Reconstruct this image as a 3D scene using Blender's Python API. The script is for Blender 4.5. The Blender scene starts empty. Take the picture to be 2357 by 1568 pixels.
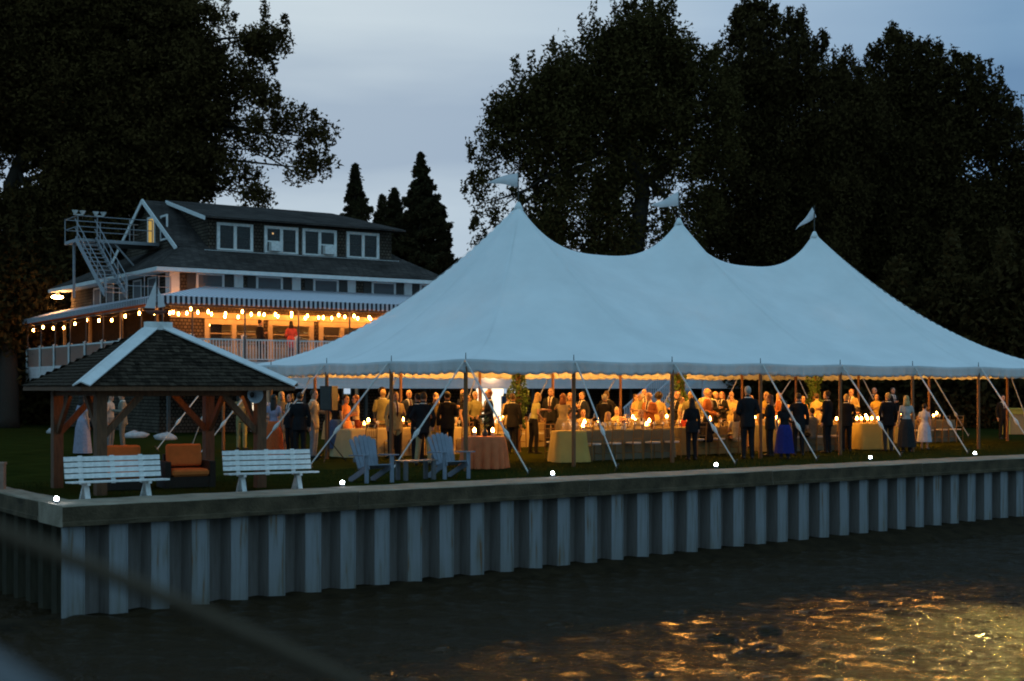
import bpy, bmesh, math, random
import numpy as np
from mathutils import Vector, Matrix

SC = bpy.context.scene
COL = SC.collection
PI = math.pi
R = math.radians
random.seed(7)
RNG = np.random.default_rng(7)

# ------------------------------------------------------------------ camera, sky, exposure
EYE, FOC, CX, HY = 1.85, 3150.0, 1178.5, 895.0       # measured on the photograph (2357 px wide)
cam_d = bpy.data.cameras.new('camera')
cam = bpy.data.objects.new('camera', cam_d)
COL.objects.link(cam)
SC.camera = cam
cam.location = (0, 0, EYE)
cam.rotation_euler = (R(90), 0, 0)
cam_d.sensor_width = 36
cam_d.lens = FOC / 2357 * 36
cam_d.shift_y = (HY - 784) / 2357
cam_d.clip_start = 0.2
cam_d.clip_end = 2000
cam_d.dof.use_dof = True
cam_d.dof.focus_distance = 34
cam_d.dof.aperture_fstop = 1.5

w = bpy.data.worlds.new('World')
SC.world = w
w.use_nodes = True
nt = w.node_tree
nt.nodes.clear()


def N(tree, typ, **kw):
    n = tree.nodes.new(typ)
    for k, v in kw.items():
        if k.startswith('i_'):
            key = k[2:]
            n.inputs[int(key) if key.isdigit() else key.replace('_', ' ')].default_value = v
        else:
            setattr(n, k, v)
    return n


def L(tree, a, b):
    tree.links.new(a, b)


# dusk dome: pale towards the afterglow, deep blue away from it, thin level cloud bands all round
tc = N(nt, 'ShaderNodeTexCoord')
dot = N(nt, 'ShaderNodeVectorMath', operation='DOT_PRODUCT')
glow = Vector((-0.16, 1.0, 0.26)).normalized()
dot.inputs[1].default_value = glow
L(nt, tc.outputs['Generated'], dot.inputs[0])
rmp = N(nt, 'ShaderNodeValToRGB')
cr = rmp.color_ramp
cr.elements[0].position = 0.0
cr.elements[0].color = (0.285, 0.52, 0.68, 1)
cr.elements[1].position = 1.0
cr.elements[1].color = (0.60, 0.695, 0.755, 1)
for p, c in ((0.55, (0.30, 0.55, 0.72, 1)), (0.84, (0.245, 0.46, 0.65, 1)), (0.942, (0.225, 0.375, 0.545, 1)), (0.976, (0.385, 0.515, 0.655, 1))):
    e = cr.elements.new(p)
    e.color = c
mr = N(nt, 'ShaderNodeMapRange')
mr.inputs[1].default_value = -1
mr.inputs[2].default_value = 1
L(nt, dot.outputs['Value'], mr.inputs[0])
L(nt, mr.outputs[0], rmp.inputs[0])
mp = N(nt, 'ShaderNodeMapping')
mp.inputs['Scale'].default_value = (1.3, 1.3, 13.0)
mp.inputs['Location'].default_value = (3.1, 0.4, 0.35)
L(nt, tc.outputs['Generated'], mp.inputs[0])
nz = N(nt, 'ShaderNodeTexNoise', i_Scale=1.25, i_Detail=5.0, i_Roughness=0.5)
L(nt, mp.outputs[0], nz.inputs['Vector'])
cl = N(nt, 'ShaderNodeValToRGB')
cl.color_ramp.elements[0].position = 0.40
cl.color_ramp.elements[0].color = (0, 0, 0, 1)
cl.color_ramp.elements[1].position = 0.62
cl.color_ramp.elements[1].color = (1, 1, 1, 1)
L(nt, nz.outputs[0], cl.inputs[0])
dk = N(nt, 'ShaderNodeMix', data_type='RGBA', blend_type='MULTIPLY')
dk.inputs[0].default_value = 1
L(nt, rmp.outputs[0], dk.inputs[6])
dk.inputs[7].default_value = (0.64, 0.69, 0.78, 1)
mx = N(nt, 'ShaderNodeMix', data_type='RGBA')
# a level stratus layer, its edges stirred by a slow noise
sz = N(nt, 'ShaderNodeSeparateXYZ')
L(nt, tc.outputs['Generated'], sz.inputs[0])
mp2 = N(nt, 'ShaderNodeMapping')
mp2.inputs['Scale'].default_value = (2.2, 2.2, 9.0)
L(nt, tc.outputs['Generated'], mp2.inputs[0])
n2 = N(nt, 'ShaderNodeTexNoise', i_Scale=1.6, i_Detail=4.0)
L(nt, mp2.outputs[0], n2.inputs['Vector'])
ma = N(nt, 'ShaderNodeMath', operation='MULTIPLY_ADD')
L(nt, n2.outputs[0], ma.inputs[0])
ma.inputs[1].default_value = 0.09
L(nt, sz.outputs['Z'], ma.inputs[2])
bd = N(nt, 'ShaderNodeValToRGB')
be = bd.color_ramp.elements
be[0].position = 0.175
be[0].color = (0.0, 0.0, 0.0, 1)
be[1].position = 0.30
be[1].color = (0.0, 0.0, 0.0, 1)
for p, v in ((0.215, 0.75), (0.25, 0.9), (0.272, 0.4), (0.36, 0.15), (0.45, 0.55), (0.62, 0.2), (0.8, 0.5)):
    e = be.new(p)
    e.color = (v, v, v, 1)
L(nt, ma.outputs[0], bd.inputs[0])
av = N(nt, 'ShaderNodeMath', operation='MULTIPLY_ADD')
L(nt, cl.outputs[0], av.inputs[0])
av.inputs[1].default_value = 0.30
L(nt, bd.outputs[0], av.inputs[2])
av.use_clamp = True
L(nt, av.outputs[0], mx.inputs[0])
L(nt, rmp.outputs[0], mx.inputs[6])
L(nt, dk.outputs[2], mx.inputs[7])
bg = N(nt, 'ShaderNodeBackground', i_Strength=1.0)
wo = N(nt, 'ShaderNodeOutputWorld')
L(nt, mx.outputs[2], bg.inputs[0])
L(nt, bg.outputs[0], wo.inputs[0])

SC.view_settings.view_transform = 'Standard'
SC.view_settings.look = 'None'
SC.view_settings.exposure = 0
SC.view_settings.gamma = 1
SC.view_settings.use_curve_mapping = False
SC.render.engine = 'CYCLES'
SC.cycles.use_denoising = True
SC.cycles.filter_width = 1.9
SC.cycles.max_bounces = 6
SC.cycles.sample_clamp_indirect = 6
SC.cycles.caustics_reflective = False
SC.cycles.caustics_refractive = False

# ------------------------------------------------------------------ helpers
def P(x, y, Y):
    """world point seen at photo pixel (x, y) of the 2357 px picture at depth Y"""
    return Vector(((x - CX) / FOC * Y, Y, EYE - (y - HY) / FOC * Y))


def G(x, y, z=0.0):
    return P(x, y, (EYE - z) * FOC / (y - HY))


class Frame:
    def __init__(s, o, deg):
        s.o = Vector((o[0], o[1], 0)); s.a = R(deg)
        s.u = Vector((math.cos(s.a), math.sin(s.a), 0)); s.n = Vector((-math.sin(s.a), math.cos(s.a), 0))

    def w(s, a, b, z=0.0):
        return s.o + s.u * a + s.n * b + Vector((0, 0, z))


AX = 35.9
WALL = Frame((-6.63, 20.18), AX)
TENT = Frame((-1.05, 30.6), AX)
HOUSE = Frame((-13.55, 53.1), 34.0)
GAZ = Frame((-7.1, 23.6), AX)


class MB:
    def __init__(s):
        s.v = []; s.f = []; s.m = []

    def add(s, vs, fs, mi=0):
        b = len(s.v)
        s.v += [tuple(x) for x in vs]
        s.f += [tuple(i + b for i in f) for f in fs]
        s.m += [mi] * len(fs)
        return s

    def box(s, c, d, rot=None, mi=0, top=1.0):
        x, y, z = d[0] / 2, d[1] / 2, d[2] / 2
        vs = [Vector(p) for p in ((-x, -y, -z), (x, -y, -z), (x, y, -z), (-x, y, -z), (-x * top, -y * top, z), (x * top, -y * top, z), (x * top, y * top, z), (-x * top, y * top, z))]
        if rot is not None:
            vs = [rot @ v for v in vs]
        c = Vector(c)
        return s.add([v + c for v in vs], ((0, 3, 2, 1), (4, 5, 6, 7), (0, 1, 5, 4), (1, 2, 6, 5), (2, 3, 7, 6), (3, 0, 4, 7)), mi)

    def bb(s, lo, hi, mi=0):
        return s.box([(a + b) / 2 for a, b in zip(lo, hi)], [abs(b - a) for a, b in zip(lo, hi)], None, mi)

    def bar(s, a, b, wd, ht, mi=0, up=(0, 0, 1)):
        """box beam from a to b"""
        a, b = Vector(a), Vector(b)
        d = b - a
        y = d.normalized(); up = Vector(up)
        x = y.cross(up)
        if x.length < 1e-4:
            x = y.cross(Vector((1, 0, 0)))
        x.normalize(); z = x.cross(y)
        m = Matrix((x, y, z)).transposed()
        return s.box((a + b) / 2, (wd, d.length, ht), m, mi)

    def tube(s, pts, rad, n=8, mi=0, sq=1.0):
        pts = [Vector(p) for p in pts]
        if not hasattr(rad, '__len__'):
            rad = [rad] * len(pts)
        vs, fs = [], []
        prev = None
        for i, p in enumerate(pts):
            d = (pts[min(i + 1, len(pts) - 1)] - pts[max(i - 1, 0)]).normalized()
            if prev is None:
                a = d.cross(Vector((0, 0, 1)))
                if a.length < 0.05:
                    a = d.cross(Vector((0, 1, 0)))
                a.normalize()
            else:
                a = prev - d * prev.dot(d)
                if a.length < 1e-5:
                    a = d.orthogonal()
                a.normalize()
            prev = a
            b = d.cross(a)
            for k in range(n):
                t = 2 * PI * k / n
                vs.append(p + (a * math.cos(t) + b * math.sin(t) * sq) * rad[i])
        for i in range(len(pts) - 1):
            for k in range(n):
                k2 = (k + 1) % n
                fs.append((i * n + k, i * n + k2, (i + 1) * n + k2, (i + 1) * n + k))
        fs.append(tuple(range(n - 1, -1, -1)))
        fs.append(tuple((len(pts) - 1) * n + k for k in range(n)))
        return s.add(vs, fs, mi)

    def rings(s, rs, n=14, mi=0):
        """closed loft of horizontal ellipses (cx, cy, z, rx, ry)"""
        vs, fs = [], []
        for cx, cy, z, rx, ry in rs:
            for k in range(n):
                t = 2 * PI * k / n
                vs.append((cx + rx * math.cos(t), cy + ry * math.sin(t), z))
        for i in range(len(rs) - 1):
            for k in range(n):
                k2 = (k + 1) % n
                fs.append((i * n + k, i * n + k2, (i + 1) * n + k2, (i + 1) * n + k))
        fs.append(tuple(range(n - 1, -1, -1)))
        fs.append(tuple((len(rs) - 1) * n + k for k in range(n)))
        return s.add(vs, fs, mi)

    def lathe(s, prof, c=(0, 0, 0), n=12, mi=0):
        return s.rings([(c[0], c[1], c[2] + z, max(r, 1e-4), max(r, 1e-4)) for r, z in prof], n, mi)

    def ball(s, c, r, n=10, mi=0):
        r = (r, r, r) if not hasattr(r, '__len__') else r
        m = max(4, n // 2)
        return s.rings([(c[0], c[1], c[2] - r[2] * math.cos(PI * (i + .15) / (m + .3)), r[0] * math.sin(PI * (i + .15) / (m + .3)), r[1] * math.sin(PI * (i + .15) / (m + .3))) for i in range(m + 1)], n, mi)

    def prism(s, poly, a, b, mi=0):
        """polygon (list of 3d points) swept by the vector b-a"""
        d = Vector(b) - Vector(a)
        n = len(poly)
        vs = [Vector(p) for p in poly] + [Vector(p) + d for p in poly]
        fs = [tuple(range(n - 1, -1, -1)), tuple(range(n, 2 * n))] + [(i, (i + 1) % n, n + (i + 1) % n, n + i) for i in range(n)]
        return s.add(vs, fs, mi)

    def mesh(s, name, mats, smooth=False):
        me = bpy.data.meshes.new(name)
        me.from_pydata(s.v, [], s.f)
        mats = mats if isinstance(mats, (list, tuple)) else [mats]
        for m in mats:
            me.materials.append(m)
        if any(s.m):
            me.polygons.foreach_set('material_index', s.m)
        if smooth:
            me.polygons.foreach_set('use_smooth', [True] * len(s.f))
        return me

    def build(s, name, mats, parent=None, smooth=False, loc=None, rz=None):
        return obj(name, s.mesh(name, mats, smooth), parent, loc, rz)


def obj(name, me, parent=None, loc=None, rz=None):
    o = bpy.data.objects.new(name, me)
    COL.objects.link(o)
    if parent is not None:
        o.parent = parent
    if loc is not None:
        o.location = loc
    if rz is not None:
        o.rotation_euler = (0, 0, rz)
    return o


def tag(o, label=None, cat=None, group=None, kind=None):
    for k, v in (('label', label), ('category', cat), ('group', group), ('kind', kind)):
        if v:
            o[k] = v
        elif k in o:
            del o[k]
    return o


def thing(name, label, cat, loc=(0, 0, 0), rz=0.0, group=None):
    o = bpy.data.objects.new(name, None)
    COL.objects.link(o)
    o.location = loc
    o.rotation_euler = (0, 0, rz)
    return tag(o, label, cat, group)


def dup(root, loc, rz, label, group=None):
    kids = KIDS.get(root.name)
    if kids is None:
        kids = KIDS[root.name] = [(c, [g for g in ALLKIDS(c)]) for c in ALLKIDS(root)]
    r = root.copy()
    COL.objects.link(r)
    r.location = loc
    r.rotation_euler = (0, 0, rz)
    r['label'] = label
    if group:
        r['group'] = group
    for c, gs in kids:
        d = c.copy(); COL.objects.link(d); d.parent = r
        for g in gs:
            e = g.copy(); COL.objects.link(e); e.parent = d
    return r


KIDS = {}


def ALLKIDS(o):
    return list(o.children)


ORD = ['first', 'second', 'third', 'fourth', 'fifth', 'sixth', 'seventh', 'eighth', 'ninth', 'tenth', 'eleventh', 'twelfth', 'thirteenth', 'fourteenth', 'fifteenth',
       'sixteenth', 'seventeenth', 'eighteenth', 'nineteenth', 'twentieth', 'twenty-first', 'twenty-second', 'twenty-third', 'twenty-fourth', 'twenty-fifth']

# ------------------------------------------------------------------ materials
MC = {}


def mat(name, col, rough=0.7, var=0.2, scale=6.0, bump=0.0, bscale=None, metal=0.0, stretch=(1, 1, 1), spec=0.35, trans=0.0, col2=None, objrand=0.0, sheen=0.0):
    if name in MC:
        return MC[name]
    m = bpy.data.materials.new(name)
    MC[name] = m
    m.use_nodes = True
    t = m.node_tree
    b = t.nodes['Principled BSDF']
    b.inputs['Roughness'].default_value = rough
    b.inputs['Metallic'].default_value = metal
    b.inputs['Specular IOR Level'].default_value = spec
    tcn = N(t, 'ShaderNodeTexCoord')
    mpn = N(t, 'ShaderNodeMapping')
    mpn.inputs['Scale'].default_value = stretch
    L(t, tcn.outputs['Object'], mpn.inputs[0])
    nzn = N(t, 'ShaderNodeTexNoise', i_Scale=scale, i_Detail=5.0, i_Roughness=0.6)
    L(t, mpn.outputs[0], nzn.inputs['Vector'])
    ra = N(t, 'ShaderNodeMapRange')
    ra.inputs[1].default_value = 0.3
    ra.inputs[2].default_value = 0.7
    L(t, nzn.outputs[0], ra.inputs[0])
    mxn = N(t, 'ShaderNodeMix', data_type='RGBA')
    c2 = col2 if col2 else tuple(c * (1 - var) for c in col)
    c1 = col if col2 else tuple(min(1, c * (1 + var * .6)) for c in col)
    mxn.inputs[6].default_value = (*c2, 1)
    mxn.inputs[7].default_value = (*c1, 1)
    L(t, ra.outputs[0], mxn.inputs[0])
    out = mxn.outputs[2]
    if objrand:
        oi = N(t, 'ShaderNodeObjectInfo')
        hs = N(t, 'ShaderNodeHueSaturation')
        r2 = N(t, 'ShaderNodeMapRange')
        r2.inputs[3].default_value = 1 - objrand
        r2.inputs[4].default_value = 1 + objrand
        L(t, oi.outputs['Random'], r2.inputs[0])
        L(t, r2.outputs[0], hs.inputs['Value'])
        L(t, out, hs.inputs['Color'])
        out = hs.outputs[0]
    L(t, out, b.inputs['Base Color'])
    if bump:
        bn = N(t, 'ShaderNodeBump', i_Strength=min(1.0, bump), i_Distance=0.02 if bump <= 1 else 0.02 * bump)
        nb = N(t, 'ShaderNodeTexNoise', i_Scale=bscale or scale * 4, i_Detail=4.0)
        L(t, mpn.outputs[0], nb.inputs['Vector'])
        L(t, nb.outputs[0], bn.inputs['Height'])
        L(t, bn.outputs[0], b.inputs['Normal'])
    if trans:
        tr = N(t, 'ShaderNodeBsdfTranslucent')
        L(t, out, tr.inputs[0])
        ms = N(t, 'ShaderNodeMixShader', i_0=trans)
        L(t, b.outputs[0], ms.inputs[1])
        L(t, tr.outputs[0], ms.inputs[2])
        L(t, ms.outputs[0], t.nodes['Material Output'].inputs[0])
    return m


def emat(name, col, strength):
    if name in MC:
        return MC[name]
    m = bpy.data.materials.new(name)
    MC[name] = m
    m.use_nodes = True
    t = m.node_tree
    t.nodes.clear()
    e = N(t, 'ShaderNodeEmission', i_Strength=strength)
    e.inputs[0].default_value = (*col, 1)
    o = N(t, 'ShaderNodeOutputMaterial')
    L(t, e.outputs[0], o.inputs[0])
    return m


def glassmat(name, col=(0.02, 0.022, 0.025), alpha=0.35, rough=0.03):
    """thin window pane: mostly clear with a reflecting face"""
    if name in MC:
        return MC[name]
    m = bpy.data.materials.new(name)
    MC[name] = m
    m.use_nodes = True
    t = m.node_tree
    b = t.nodes['Principled BSDF']
    b.inputs['Base Color'].default_value = (*col, 1)
    b.inputs['Roughness'].default_value = rough
    tr = N(t, 'ShaderNodeBsdfTransparent')
    ms = N(t, 'ShaderNodeMixShader', i_0=alpha)
    L(t, tr.outputs[0], ms.inputs[1])
    L(t, b.outputs[0], ms.inputs[2])
    L(t, ms.outputs[0], t.nodes['Material Output'].inputs[0])
    return m


M_white = mat('white_paint', (0.76, 0.75, 0.72), 0.65, 0.22, 11, 0.25, 40)
M_trim = mat('white_trim', (0.72, 0.71, 0.69), 0.6, 0.12, 5)
M_cream = mat('cream_trim', (0.48, 0.38, 0.22), 0.6, 0.12, 5)


def shingle_mat(name, c1, c2, gap, wid, ht):
    """courses of shingles too small to pick apart: staggered tabs with a dark lap line"""
    m = bpy.data.materials.new(name)
    m.use_nodes = True
    t = m.node_tree
    b = t.nodes['Principled BSDF']
    b.inputs['Roughness'].default_value = 0.95
    b.inputs['Specular IOR Level'].default_value = 0.03
    tcn = N(t, 'ShaderNodeTexCoord')
    sx = N(t, 'ShaderNodeSeparateXYZ')
    L(t, tcn.outputs['Object'], sx.inputs[0])
    ad = N(t, 'ShaderNodeMath', operation='ADD')
    L(t, sx.outputs['X'], ad.inputs[0])
    L(t, sx.outputs['Y'], ad.inputs[1])
    cb = N(t, 'ShaderNodeCombineXYZ')
    L(t, ad.outputs[0], cb.inputs[0])
    L(t, sx.outputs['Z'], cb.inputs[1])
    br = N(t, 'ShaderNodeTexBrick', i_Scale=1.0)
    br.inputs['Color1'].default_value = (*c1, 1)
    br.inputs['Color2'].default_value = (*c2, 1)
    br.inputs['Mortar'].default_value = (*gap, 1)
    br.inputs['Mortar Size'].default_value = ht * .12
    br.inputs['Brick Width'].default_value = wid
    br.inputs['Row Height'].default_value = ht
    L(t, cb.outputs[0], br.inputs['Vector'])
    nz = N(t, 'ShaderNodeTexNoise', i_Scale=0.9, i_Detail=5.0)
    L(t, tcn.outputs['Object'], nz.inputs['Vector'])
    rr = N(t, 'ShaderNodeMapRange')
    rr.inputs[1].default_value = .3
    rr.inputs[2].default_value = .7
    rr.inputs[3].default_value = .65
    rr.inputs[4].default_value = 1.25
    L(t, nz.outputs[0], rr.inputs[0])
    hs = N(t, 'ShaderNodeHueSaturation')
    L(t, rr.outputs[0], hs.inputs['Value'])
    L(t, br.outputs[0], hs.inputs['Color'])
    L(t, hs.outputs[0], b.inputs['Base Color'])
    bp = N(t, 'ShaderNodeBump', i_Strength=.8, i_Distance=.02)
    L(t, br.outputs['Fac'], bp.inputs['Height'])
    bp.invert = True
    L(t, bp.outputs[0], b.inputs['Normal'])
    return m


M_shing = shingle_mat('dark_roof_shingle', (0.095, 0.078, 0.07), (0.06, 0.05, 0.045), (0.02, 0.017, 0.015), .34, .075)
M_wallsh = shingle_mat('brown_wall_shingle', (0.13, 0.105, 0.08), (0.085, 0.065, 0.05), (0.02, 0.015, 0.011), .16, .14)
M_steel = mat('galvanised_steel', (0.27, 0.27, 0.28), 0.45, 0.15, 10, metal=0.4)
M_dark = mat('dark_metal', (0.05, 0.045, 0.04), 0.5, 0.2, 10)
M_wood = mat('pole_wood', (0.19, 0.085, 0.03), 0.6, 0.35, 4, 0.3, 20, stretch=(6, 6, 0.6))
M_gwood = mat('gazebo_wood', (0.14, 0.065, 0.03), 0.75, 0.4, 5, 0.4, 24, stretch=(5, 5, 0.8))
M_black = mat('black_plastic', (0.02, 0.02, 0.02), 0.5, 0.2, 10)
M_rope = mat('rope', (0.62, 0.61, 0.58), 0.85, 0.2, 30)
M_bulb = emat('warm_bulb', (1.0, 0.36, 0.07), 165)
M_flame = emat('candle_flame', (1.0, 0.38, 0.08), 85)
# ------------------------------------------------------------------ lawn, water, mud
def gridmesh(name, xs, ys, zf, m, smooth=True):
    X, Y = np.meshgrid(xs, ys)
    Z = zf(X, Y)
    me = bpy.data.meshes.new(name)
    nx, ny = len(xs), len(ys)
    co = np.stack([X, Y, Z], -1).reshape(-1, 3).astype(np.float32)
    i = np.arange((ny - 1) * (nx - 1))
    a = (i // (nx - 1)) * nx + i % (nx - 1)
    q = np.stack([a, a + 1, a + nx + 1, a + nx], -1).astype(np.int32)
    fastmesh(me, co, q)
    me.materials.append(m)
    if smooth:
        me.polygons.foreach_set('use_smooth', np.ones(len(q), bool))
    return me


def fastmesh(me, co, q):
    k = q.shape[1]
    me.vertices.add(len(co)); me.vertices.foreach_set('co', co.astype(np.float32).ravel())
    me.loops.add(q.size); me.loops.foreach_set('vertex_index', q.astype(np.int32).ravel())
    me.polygons.add(len(q)); me.polygons.foreach_set('loop_start', (np.arange(len(q)) * k).astype(np.int32))
    me.update(calc_edges=True)


def wobble(X, Y, seed, octs):
    r = np.random.default_rng(seed)
    Z = np.zeros_like(X)
    for lam, amp, ang, spread, n in octs:
        for _ in range(n):
            a = R(ang) + r.normal(0, R(spread))
            k = 2 * PI / (lam * r.uniform(0.7, 1.4))
            ph = r.uniform(0, 6.28)
            u = np.sin(k * (X * math.cos(a) + Y * math.sin(a)) + ph + 0.6 * np.sin(0.5 * k * (Y * math.cos(a) - X * math.sin(a)) + ph))
            Z += amp / math.sqrt(n) * u
    return Z


M_lawn = mat('lawn_turf', (0.030, 0.034, 0.007), 1.0, 0.5, 1.3, 0.8, 30, col2=(0.014, 0.018, 0.004), spec=0.0)
ls = np.concatenate([[0.25], np.linspace(1, 46, 90), [60, 90, 150, 260, 420]])
lt = np.concatenate([np.linspace(0.95, 45, 88), [60, 90, 150, 260, 420]])
lawn = obj('lawn', gridmesh('lawn', ls, lt, lambda a, b: 0.03 * np.sin(a * .31) * np.cos(b * .27), M_lawn), None, WALL.o, WALL.a)
tag(lawn, kind='structure')

WZ = -1.58
m = bpy.data.materials.new('dark_water')
m.use_nodes = True
t = m.node_tree
b = t.nodes['Principled BSDF']
b.inputs['Base Color'].default_value = (0.032, 0.020, 0.009, 1)
b.inputs['Roughness'].default_value = 0.09
b.inputs['IOR'].default_value = 1.33
b.inputs['Specular IOR Level'].default_value = 0.05
tcn = N(t, 'ShaderNodeTexCoord')
mpn = N(t, 'ShaderNodeMapping')
mpn.inputs['Scale'].default_value = (1, 1.6, 1)
mpn.inputs['Rotation'].default_value = (0, 0, R(-14))
L(t, tcn.outputs['Object'], mpn.inputs[0])
nn = N(t, 'ShaderNodeTexNoise', i_Scale=4.5, i_Detail=4.0, i_Roughness=0.6)
L(t, mpn.outputs[0], nn.inputs['Vector'])
bn = N(t, 'ShaderNodeBump', i_Strength=1.0, i_Distance=0.15)
L(t, nn.outputs[0], bn.inputs['Height'])
L(t, bn.outputs[0], b.inputs['Normal'])
M_water = m
wx = np.concatenate([[-600, -300, -120, -60, -30, -16], np.arange(-11, 17, 0.07), [22, 35, 60, 120, 300, 600]])
wy = np.concatenate([[-300, -120, -50, -20, -5, 5], np.arange(11, 36, 0.07), [45, 70, 120, 250, 600]])


def waterz(X, Y):
    Z = wobble(X, Y, 3, [(2.6, 0.018, 70, 22, 5), (1.1, 0.018, 75, 30, 6), (0.5, 0.013, 70, 40, 7)])
    fade = np.clip((X + 16) / 4, 0, 1) * np.clip((22 - X) / 4, 0, 1) * np.clip((Y - 6) / 4, 0, 1) * np.clip((42 - Y) / 5, 0, 1)
    return WZ + Z * fade


tag(obj('water', gridmesh('water', wx, wy, waterz, M_water)), kind='structure')
M_mud = mat('wet_mud', (0.03, 0.02, 0.01), 0.9, 0.5, 3, 0.9, 14, spec=.05)
ms_ = np.arange(-3, 62, 0.16)
mt_ = np.array([-1.6, -1.1, -0.8, -0.55, -0.35, -0.15, 0.05, 0.3, 0.5])


def mudz(a, b):
    top = -1.56 + 0.24 * np.clip(a / 26, 0, 1)
    k = np.clip((b + 1.3) / 1.4, 0, 1)
    return -1.75 + (top + 1.75) * k + 0.008 * np.sin(a * 2 * PI / 0.66 + 1.2) * k + wobble(a, b, 9, [(0.7, 0.008, 20, 60, 6)])


tag(obj('mud_bank', gridmesh('mud_bank', ms_, mt_, mudz, M_mud), None, WALL.o, WALL.a), kind='structure')

# grass blades on the near lawn
n = 42000
a = RNG.uniform(0.6, 40, n)
bb_ = 1.15 + RNG.power(1.0, n) * 6.0
h = RNG.uniform(0.03, 0.085, n)
th = RNG.uniform(0, 6.28, n)
wd = RNG.uniform(0.004, 0.009, n)
dx, dy = np.cos(th), np.sin(th)
base = np.stack([a, bb_, np.zeros(n)], -1)
co = np.empty((n, 3, 3))
co[:, 0] = base - np.stack([dx * wd, dy * wd, np.full(n, .04)], -1)
co[:, 1] = base + np.stack([dx * wd, dy * wd, np.full(n, -.04)], -1)
co[:, 2] = base + np.stack([-dy * h * .5, dx * h * .5, h], -1)
me = bpy.data.meshes.new('grass')
fastmesh(me, co.reshape(-1, 3), np.arange(n * 3).reshape(-1, 3))
me.materials.append(mat('grass_blade', (0.034, 0.042, 0.009), 1.0, 0.4, 3, spec=0.05))
tag(obj('grass', me, None, WALL.o, WALL.a), kind='stuff')

# ------------------------------------------------------------------ seawall: concrete cap on corrugated sheet piles
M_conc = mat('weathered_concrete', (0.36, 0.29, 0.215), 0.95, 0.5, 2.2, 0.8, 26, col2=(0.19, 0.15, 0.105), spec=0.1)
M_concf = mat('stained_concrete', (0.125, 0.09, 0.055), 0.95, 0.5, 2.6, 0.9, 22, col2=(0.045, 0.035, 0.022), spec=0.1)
m = bpy.data.materials.new('sheet_pile_paint')
m.use_nodes = True
t = m.node_tree
b = t.nodes['Principled BSDF']
b.inputs['Roughness'].default_value = 0.6
tcn = N(t, 'ShaderNodeTexCoord')
oi = N(t, 'ShaderNodeObjectInfo')
ad = N(t, 'ShaderNodeVectorMath', operation='ADD')
L(t, tcn.outputs['Object'], ad.inputs[0])
sc_ = N(t, 'ShaderNodeVectorMath', operation='SCALE')
sc_.inputs['Scale'].default_value = 1.7
L(t, oi.outputs['Location'], sc_.inputs[0])
L(t, sc_.outputs[0], ad.inputs[1])
mpn = N(t, 'ShaderNodeMapping')
mpn.inputs['Scale'].default_value = (9, 9, 0.7)
L(t, ad.outputs[0], mpn.inputs[0])
n1 = N(t, 'ShaderNodeTexNoise', i_Scale=1.6, i_Detail=5.0)
L(t, mpn.outputs[0], n1.inputs['Vector'])
r1 = N(t, 'ShaderNodeValToRGB')
e = r1.color_ramp.elements
e[0].position = 0.30; e[0].color = (0.16, 0.075, 0.03, 1)
e[1].position = 0.72; e[1].color = (0.25, 0.25, 0.26, 1)
x = e.new(0.36); x.color = (0.17, 0.16, 0.14, 1)
x = e.new(0.48); x.color = (0.215, 0.215, 0.22, 1)
L(t, n1.outputs[0], r1.inputs[0])
n2 = N(t, 'ShaderNodeTexNoise', i_Scale=2.5, i_Detail=4.0)
L(t, ad.outputs[0], n2.inputs['Vector'])
sx = N(t, 'ShaderNodeSeparateXYZ')
L(t, tcn.outputs['Object'], sx.inputs[0])
am = N(t, 'ShaderNodeMath', operation='MULTIPLY_ADD')
L(t, n2.outputs[0], am.inputs[0])
am.inputs[1].default_value = 0.5
L(t, sx.outputs['Z'], am.inputs[2])
r2 = N(t, 'ShaderNodeMapRange')
r2.inputs[1].default_value = -1.42
r2.inputs[2].default_value = -0.75
r2.inputs[3].default_value = 0.4
r2.inputs[4].default_value = 0.0
L(t, am.outputs[0], r2.inputs[0])
mx = N(t, 'ShaderNodeMix', data_type='RGBA')
L(t, r2.outputs[0], mx.inputs[0])
L(t, r1.outputs[0], mx.inputs[6])
mx.inputs[7].default_value = (0.10, 0.085, 0.05, 1)
L(t, mx.outputs[2], b.inputs['Base Color'])
M_pile = m
M_pilein = mat('shaded_pan_steel', (0.19, 0.165, 0.15), 0.85, 0.5, 1.5, 0.5, 10, stretch=(8, 8, 0.7), col2=(0.11, 0.09, 0.075), spec=0.1)  # recess shade of the inner pans and webs put into a darker colour

M_pileshade = mat('shaded_side_steel', (0.05, 0.042, 0.028), 0.9, 0.5, 1.5, 0.5, 10, stretch=(8, 8, 0.7), spec=0.05)  # side stretch gets less light; its shade is put into this darker colour
PITCH = 0.66


def pile_mesh():
    o, i, th = 0.285, 0.20, 0.012
    wb = (PITCH - o - i) / 2
    D = 0.22
    prof = [(0, 0), (o, 0), (o + wb, D), (o + wb + i, D), (PITCH - 0.004, 0.012)]
    mb = MB()
    z0, z1 = -2.1, -0.2
    for j_, ((x0, y0), (x1, y1)) in enumerate(zip(prof, prof[1:])):
        d = Vector((x1 - x0, y1 - y0, 0)).normalized()
        nn = Vector((-d.y, d.x, 0)) * th
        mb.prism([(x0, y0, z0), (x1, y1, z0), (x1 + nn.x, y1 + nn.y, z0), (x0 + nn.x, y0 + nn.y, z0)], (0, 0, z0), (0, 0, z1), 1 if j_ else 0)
    mb.tube([(o - .008, -.004, z0), (o - .008, -.004, z1)], .012, 6)
    return mb.mesh('sheet_pile', [M_pile, M_pilein])


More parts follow.
